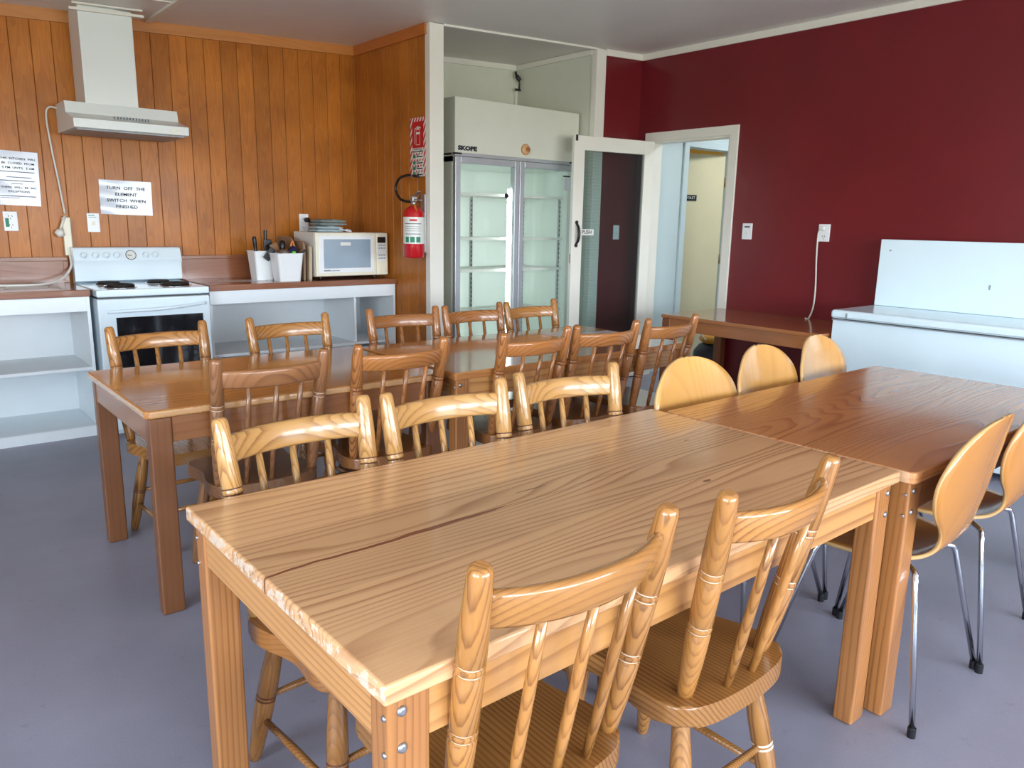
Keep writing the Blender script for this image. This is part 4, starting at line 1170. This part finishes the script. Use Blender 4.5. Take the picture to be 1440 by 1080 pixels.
# ------------------------------------------------------------------ extinguisher and its sign
t = thing('fire_extinguisher', 'red fire extinguisher with a black hose hanging on the orange side wall', 'fire extinguisher', (3.101, 4.862, 0))
bm = new(); turned(bm, (0, 0, 1.10), (0, 0, 1.478), [(0, .054), (.015, .072), (.05, .077), (.85, .077), (.90, .070), (.95, .050), (.99, .024), (1.0, .020)], 32); link('cylinder', bm, M['red'], t)
def arc_label(name, r, a0, a1, z0, z1, mat, par):
    bm = new(); n = 18; lo = []; hi = []
    for i in range(n + 1):
        a = R(a0 + (a1 - a0) * i / n); lo.append(bm.verts.new((r * math.cos(a), r * math.sin(a), z0))); hi.append(bm.verts.new((r * math.cos(a), r * math.sin(a), z1)))
    for i in range(n): bm.faces.new((lo[i], lo[i + 1], hi[i + 1], hi[i])).smooth = True
    return link(name, bm, mat, par, recalc=False)
lb = arc_label('label_wrap', .0782, -200, -25, 1.205, 1.395, M['white'], t)
for i, (a0, a1) in enumerate(((-170, -150), (-142, -118), (-110, -86))):
    arc_label('pictogram', .0790, a0, a1, 1.215, 1.255, M['green'], lb)
arc_label('print_band', .0790, -175, -80, 1.345, 1.350, M['ink'], lb)
for z in (1.325, 1.31, 1.295, 1.275, 1.27): arc_label('print_line', .0790, -172, -84, z, z + .003, M['grey_ink'], lb)
arc_label('red_heading', .0790, -145, -105, 1.365, 1.380, M['sign_red'], lb)
bm = new(); tube(bm, [(0, 0, 1.475), (0, 0, 1.51)], .019, 14); box(bm, (-.02, -.018, 1.505), (.02, .018, 1.54), .004); link('valve', bm, M['metal'], t)
bm = new(); 
box(bm, (-.012, -.10, 1.515), (.012, .02, 1.522), .002, rot=Matrix.Rotation(R(5), 3, 'X')); box(bm, (-.012, -.085, 1.548), (.012, .03, 1.555), .002, rot=Matrix.Rotation(R(-24), 3, 'X'))
link('lever', bm, M['metal'], t)
bm = new(); hp_ = catmull([(0, .02, 1.51), (-.01, .08, 1.505), (-.02, .16, 1.53), (-.025, .205, 1.595), (-.02, .17, 1.665), (-.01, .08, 1.69), (0, -.01, 1.685), (0, -.06, 1.68)], 6)
tube(bm, hp_, [.010] * (len(hp_) - 2) + [.012, .012], 12); link('hose', bm, M['black'], t)
bm = new(); tube(bm, [(0, .035, 1.508), (0, .06, 1.506)], .0125, 12); tube(bm, [(0, .0, 1.686), (0, .02, 1.688)], .0125, 12); link('hose_ferrule', bm, M['metal'], t)
bm = new(); box(bm, (.0775, -.03, 1.14), (.0985, .03, 1.56), .002); link('bracket', bm, M['metal'], t)
bm = new(); box(bm, (-.02, -.062, 1.43), (-.018, -.045, 1.49), rot=Matrix.Rotation(R(-30), 3, 'X')); link('tag', bm, M['amber_plastic'], t)

o = thing('fire_sign', 'red and white striped extinguisher sign on the orange side wall', 'sign', (XS - .001, 4.945, 1.895), R(-90))
SW, SH = .205, .415
bm = new(); box(bm, (-SW / 2, -.004, -SH / 2), (SW / 2, -.0005, SH / 2)); link('panel', bm, M['white'], o)
bm = new()
# diagonal hazard stripes clipped to the border and to the gaps between the text rows
def clip_stripes(x0, x1, z0, z1, y, mat=0):
    p = .036; wd = .018; k = -30
    while k < 30:
        c = k * p
        poly = [Vector((c + z0 * .6, 0, z0)), Vector((c + wd + z0 * .6, 0, z0)), Vector((c + wd + z1 * .6, 0, z1)), Vector((c + z1 * .6, 0, z1))]
        def cl(poly, f):
            out = []
            for i in range(len(poly)):
                a, b = poly[i], poly[(i + 1) % len(poly)]; fa, fb = f(a), f(b)
                if fa >= 0: out.append(a)
                if fa * fb < 0: out.append(a.lerp(b, fa / (fa - fb)))
            return out
        poly = cl(poly, lambda q: q.x - x0)
        if poly: poly = cl(poly, lambda q: x1 - q.x)
        if len(poly) >= 3: quad(bm, [(q.x, y, q.z) for q in poly], mat)
        k += 1
bd = .028
clip_stripes(-SW / 2, SW / 2, SH / 2 - bd, SH / 2, -.0046)
clip_stripes(-SW / 2, -SW / 2 + bd, -SH / 2, SH / 2 - bd, -.0046); clip_stripes(SW / 2 - bd, SW / 2, -SH / 2, SH / 2 - bd, -.0046)
for z in (-.045, -.090, -.130, -.170): clip_stripes(-SW / 2 + bd, SW / 2 - bd, z - .006, z + .006, -.0046)
quad(bm, [(-SW / 2 + bd, -.0048, -.005), (SW / 2 - bd, -.0048, -.005), (SW / 2 - bd, -.0048, SH / 2 - bd), (-SW / 2 + bd, -.0048, SH / 2 - bd)])
link('hazard_print', bm, M['sign_red'], o, recalc=False)
bm = new()
def outline_rect(x0, x1, z0, z1, w, y):
    for a in ((x0, x1, z0, z0 + w), (x0, x1, z1 - w, z1), (x0, x0 + w, z0, z1), (x1 - w, x1, z0, z1)): quad(bm, [(a[0], y, a[2]), (a[1], y, a[2]), (a[1], y, a[3]), (a[0], y, a[3])])
outline_rect(-.025, .03, .015, .125, .004, -.0052)
quad(bm, [(-.025, -.0052, .09), (.03, -.0052, .09), (.03, -.0052, .106), (-.025, -.0052, .106)])
quad(bm, [(-.012, -.0052, .125), (.016, -.0052, .125), (.010, -.0052, .148), (-.005, -.0052, .148)]); quad(bm, [(-.044, -.0052, .022), (-.039, -.0052, .022), (-.039, -.0052, .13), (-.044, -.0052, .13)]); quad(bm, [(-.044, -.0052, .13), (-.039, -.0052, .124), (.0, -.0052, .140), (-.002, -.0052, .147)])
quad(bm, [(.0, -.0052, .142), (.038, -.0052, .128), (.040, -.0052, .134), (.0, -.0052, .152)])
link('extinguisher_symbol', bm, M['white'], o, recalc=False)
bm = new()
text_bm(bm, 'ABE DRY POWDER', .013, (0, -.0052, -.014), (1, 0, 0), (0, 0, 1), align='CENTER', vy='CENTER', weight=.0004)
text_bm(bm, 'FIRE EXTINGUISHER', .0150, (0, -.0052, -.030), (1, 0, 0), (0, 0, 1), align='CENTER', vy='CENTER', weight=.0006)
for z in (-.062, -.106, -.146, -.188):
    for (xa_, xb_, dz_, hh_) in ((-.02, .012, .007, .006), (-.02, .062, -.005, .008)):
        quad(bm, [(xa_, -.0052, z + dz_ - hh_ / 2), (xb_, -.0052, z + dz_ - hh_ / 2), (xb_, -.0052, z + dz_ + hh_ / 2), (xa_, -.0052, z + dz_ + hh_ / 2)])
link('lettering', bm, M['ink'], o, recalc=False)
bm = new()
for z in (-.066, -.110, -.150, -.190): quad(bm, [(-.066, -.0052, z - .010), (-.030, -.0052, z - .010), (-.030, -.0052, z + .014), (-.066, -.0052, z + .014)])
link('class_symbol', bm, M['green'], o, recalc=False)

# ------------------------------------------------------------------ glass-door fridge in the alcove
fx0, fx1, fy0, fy1, fz1 = 3.535, 4.835, 4.965, 5.66, 2.29
t = thing('display_fridge', 'tall two door glass display fridge standing in the white alcove', 'fridge', (0, 0, 0))
bm = new()
box(bm, (fx0, fy0 + .03, .12), (fx0 + .05, fy1, 1.86)); box(bm, (fx1 - .05, fy0 + .03, .12), (fx1, fy1, 1.86)); box(bm, (fx0, fy1 - .05, .12), (fx1, fy1, 1.86)); box(bm, (fx0, fy0 + .03, .06), (fx1, fy1, .16))
box(bm, (fx0, fy0 + .03, 1.82), (fx1, fy1, 1.87))
link('cabinet', bm, M['cream'] if False else M['alcove'], t)
bm = new(); box(bm, (fx0 + .05, fy1 - .056, .16), (fx1 - .05, fy1 - .05, 1.82)); box(bm, (fx0 + .05, fy0 + .04, .16), (fx0 + .056, fy1 - .056, 1.82)); box(bm, (fx1 - .056, fy0 + .04, .16), (fx1 - .05, fy1 - .056, 1.82)); box(bm, (fx0 + .056, fy0 + .04, 1.812), (fx1 - .056, fy1 - .056, 1.82)); box(bm, (fx0 + .056, fy0 + .04, .16), (fx1 - .056, fy1 - .056, .166))
link('lining', bm, M['fridge_in'], t)
bm = new(); box(bm, (fx0 - .003, fy0 - .012, 1.885), (fx1, fy1, fz1), .004); hd = link('header_panel', bm, M['alcove'], t)
bm = new(); box(bm, (fx0, fy0 - .002, 1.862), (fx1, fy0 + .04, 1.885)); link('header_rail', bm, M['alu'], t)
bm = new(); box(bm, (fx0, fy0 - .004, .0), (fx1, fy0 + .05, .13), .003); link('kick_panel', bm, M['grey_plastic'], t)
bm = new(); text_bm(bm, 'SKOPE', .042, (fx0 + .025, fy0 - .0128, 1.898), (1, 0, 0), (0, 0, 1), weight=.0030, sx=1.45); link('maker_name', bm, M['ink'], hd, recalc=False)
xm = (fx0 + fx1) / 2
for i, (a, b) in enumerate(((fx0 + .004, xm - .002), (xm + .002, fx1 - .004))):
    bm = new(); y0, y1 = fy0 - .010, fy0 + .028
    fw = .050
    box(bm, (a, y0, .14), (a + fw, y1, 1.858), .004); box(bm, (b - fw, y0, .14), (b, y1, 1.858), .004); box(bm, (a + fw, y0, 1.81), (b - fw, y1, 1.858), .004); box(bm, (a + fw, y0, .14), (b - fw, y1, .20), .004)
    d = link('fridge_door', bm, M['alu'], t)
    bm = new(); box(bm, (a + fw, y0 + .012, .20), (b - fw, y0 + .018, 1.81)); link('glass_pane', bm, M['fridge_glass'], d)
    bm = new(); xx = b - fw - .004 if i == 0 else a + fw + .004
    if i == 0:
        tube(bm, [(b - .13, y0 - .0, 1.58), (b - .13, y0 + .0115, 1.58)], .019, 16); link('round_sticker', bm, M['ink'], d)
    else:
        box(bm, (b - .15, y0 + .0105, 1.76), (b - .07, y0 + .0118, 1.772), mat=0); box(bm, (b - .13, y0 + .0105, 1.65), (b - .07, y0 + .0118, 1.75), mat=1); link('rating_sticker', bm, [M['ink'], M['paper2']], d)
# shelves and uprights
for i, (a, b) in enumerate(((fx0 + .06, xm - .035), (xm + .035, fx1 - .06))):
    for z in (1.575, 1.225, .965, .60):
        bm = new()
        box(bm, (a, fy0 + .09, z), (b, fy0 + .098, z + .022)); box(bm, (a, fy1 - .08, z), (b, fy1 - .073, z + .01))
        nb = 16
        for q in range(nb + 1):
            x = a + (b - a) * q / nb; tube(bm, [(x, fy0 + .09, z + .012), (x, fy1 - .075, z + .012)], .0025, 6)
        for yy in (fy0 + .25, fy0 + .42): tube(bm, [(a, yy, z + .008), (b, yy, z + .008)], .003, 6)
        link('shelf', bm, M['white'], t)
    for x, uy in (((b + .018, fy1 - .072),) if i == 0 else ((b + .0, fy1 - .072), (b + .0, fy0 + .13))):
        bm = new(); box(bm, (x - .012, uy, .17), (x + .012, uy + .014, 1.60)); up = link('shelf_upright', bm, M['metal'], t)
        bm = new()
        for q in range(34): box(bm, (x - .004, uy - .002, .22 + q * .04), (x + .004, uy + .0005, .238 + q * .04))
        link('slot', bm, M['black'], up)
bm = new(); box(bm, (xm - .03, fy0 + .04, .17), (xm + .03, fy0 + .075, 1.81)); link('mullion', bm, M['alu'], t)
bm = new()
for q in range(12): box(bm, (xm - .062, fy0 + .05, .30 + q * .112), (xm - .036, fy0 + .075, .405 + q * .112), .003)
link('light_strip', bm, M['lamp'], t)
bm = new(); box(bm, (fx0 - .0035, fy0 + .01, 1.872), (fx0 + .06, fy0 - .014, 1.884)); box(bm, (fx1 - .09, fy0 - .014, 1.874), (fx1 - .03, fy0 - .006, 1.888)); link('hinge_cap', bm, M['black'], t)
# carved roundel stuck on the header
o = thing('bun_ornament', 'small round brown swirl ornament stuck on the fridge header', 'ornament', (4.232, fy0 - .0125, 1.952))
bm = new(); 
tube(bm, [(0, 0, 0), (0, -.012, 0), (0, -.022, 0), (0, -.026, 0)], [.042, .044, .036, .022], 24); link('base', bm, M['rosette'], o)
bm = new(); pts = []
for k_ in range(40):
    a = k_ * .33; r_ = .004 + .017 * k_ / 40
    pts.append((.008 + r_ * math.cos(a), -.026 - .001, .004 + r_ * math.sin(a)))
tube(bm, pts, .0028, 6); link('swirl', bm, M['rosette_swirl'], o)
# black clip in the alcove corner
t = thing('corner_hook', 'small black bracket hanging in the top corner of the alcove', 'bracket', (4.84, 5.80, 0))
bm = new(); tube(bm, catmull([(0, .02, 2.735), (-.01, 0, 2.71), (.0, -.01, 2.685), (.02, -.02, 2.66)], 4), [.012] * 6 + [.02] * 6 + [.012], 8); tube(bm, [(.0, -.01, 2.69), (.015, -.02, 2.63), (.012, -.02, 2.58)], .007, 8); box(bm, (-.035, -.035, 2.565), (.02, -.012, 2.585), .003); link('arm', bm, M['black'], t)

# ------------------------------------------------------------------ dark tub with amber lid in the doorway
t = thing('vacuum_cleaner', 'dark round tub with an amber top standing in the doorway behind the side table', 'vacuum cleaner', (5.74, 4.04, -.001))
bm = new(); turned(bm, (0, 0, .001), (0, 0, .37), [(0, .15), (.03, .18), (.5, .20), (.75, .19), (.9, .15), (.97, .10), (1, .05)], 28); link('drum', bm, M['tub_dark'], t)
bm = new(); turned(bm, (0, 0, .345), (0, 0, .43), [(0, .10), (.2, .13), (.5, .15), (.8, .14), (1, .10)], 28); link('top_ring', bm, M['amber_plastic'], t)
bm = new(); tube(bm, catmull([(-.15, 0, .39), (-.17, .06, .455), (-.05, .14, .47), (.08, .12, .465), (.12, .04, .42)], 6), .006, 8); link('cord_loop', bm, M['cord'], t)
bm = new(); tube(bm, catmull([(-.12, -.06, .385), (-.15, -.10, .36), (-.17, -.12, .32), (-.13, -.13, .305), (-.10, -.13, .315)], 5), .006, 8); link('hook', bm, M['steel'], t)

# ------------------------------------------------------------------ light
w = bpy.data.worlds.new('daylight'); SC.world = w; w.use_nodes = True
nt = w.node_tree; nt.nodes.clear()
out = nt.nodes.new('ShaderNodeOutputWorld'); bg = nt.nodes.new('ShaderNodeBackground')
tc = nt.nodes.new('ShaderNodeTexCoord'); sp = nt.nodes.new('ShaderNodeSeparateXYZ'); rp = nt.nodes.new('ShaderNodeValToRGB')
mp = nt.nodes.new('ShaderNodeMapRange'); mp.inputs['From Min'].default_value = -1; mp.inputs['From Max'].default_value = 1
nt.links.new(tc.outputs['Generated'], sp.inputs[0]); nt.links.new(sp.outputs[2], mp.inputs['Value']); nt.links.new(mp.outputs[0], rp.inputs[0])
cr = rp.color_ramp
cr.elements[0].position = 0.0; cr.elements[0].color = (.40, .41, .36, 1)
cr.elements[1].position = 1.0; cr.elements[1].color = (.42, .62, 1.0, 1)
for p_, c_ in ((.485, (.46, .48, .42, 1)), (.505, (.86, .94, 1.0, 1)), (.62, (.72, .86, 1.0, 1))):
    e = cr.elements.new(p_); e.color = c_
nt.links.new(rp.outputs[0], bg.inputs[0]); bg.inputs[1].default_value = 27.5
nt.links.new(bg.outputs[0], out.inputs[0])
def portal(loc, rot, sx, sy):
    l = bpy.data.lights.new('window_portal', 'AREA'); l.shape = 'RECTANGLE'; l.size = sx; l.size_y = sy; l.cycles.is_portal = True
    o = bpy.data.objects.new('window_portal', l); COL.objects.link(o); o.location = loc; o.rotation_euler = rot
for (u0, u1, z0, z1) in WF: portal(((u0 + u1) / 2, YF - .13, (z0 + z1) / 2), (R(90), 0, 0), u1 - u0, z1 - z0)
for (u0, u1, z0, z1) in WL: portal((XL - .13, (u0 + u1) / 2, (z0 + z1) / 2), (R(90), 0, R(-90)), u1 - u0, z1 - z0)
# unseen area lights over the hall and the yellow room
for nm, loc, en, c in (('hall_area_light', (6.6, 3.6, 2.6), 32, (.92, .97, 1.0)), ('far_room_area_light', (6.5, 5.5, 2.5), 5, (1.0, .93, .75))):
    l = bpy.data.lights.new(nm, 'AREA'); l.size = .5; l.energy = en; l.color = c
    o = bpy.data.objects.new(nm, l); COL.objects.link(o); o.location = loc

# ------------------------------------------------------------------ camera
f_px = 1078.5
pitch, roll, yaw = R(11.8966), R(1.081), R(39.8946)
fw = Vector((math.sin(yaw) * math.cos(pitch), math.cos(yaw) * math.cos(pitch), -math.sin(pitch)))
rt = Vector((math.cos(yaw), -math.sin(yaw), 0)); up = rt.cross(fw)
r2 = rt * math.cos(roll) + up * math.sin(roll); u2 = -rt * math.sin(roll) + up * math.cos(roll)
cam = bpy.data.cameras.new('camera'); cam.sensor_width = 36; cam.lens = f_px / 1440 * 36; cam.clip_start = .02
co = bpy.data.objects.new('camera', cam); COL.objects.link(co)
m3 = Matrix((r2, u2, -fw)).transposed()
co.matrix_world = Matrix.Translation((0, 0, 1.37)) @ m3.to_4x4()
SC.camera = co

SC.view_settings.view_transform = 'Standard'; SC.view_settings.look = 'None'; SC.view_settings.gamma = 1.0
SC.view_settings.use_curve_mapping = False
SC.view_settings.exposure = 0.0
SC.cycles.max_bounces = 8; SC.cycles.diffuse_bounces = 5; SC.cycles.transparent_max_bounces = 12
SC.cycles.sample_clamp_indirect = 6.0
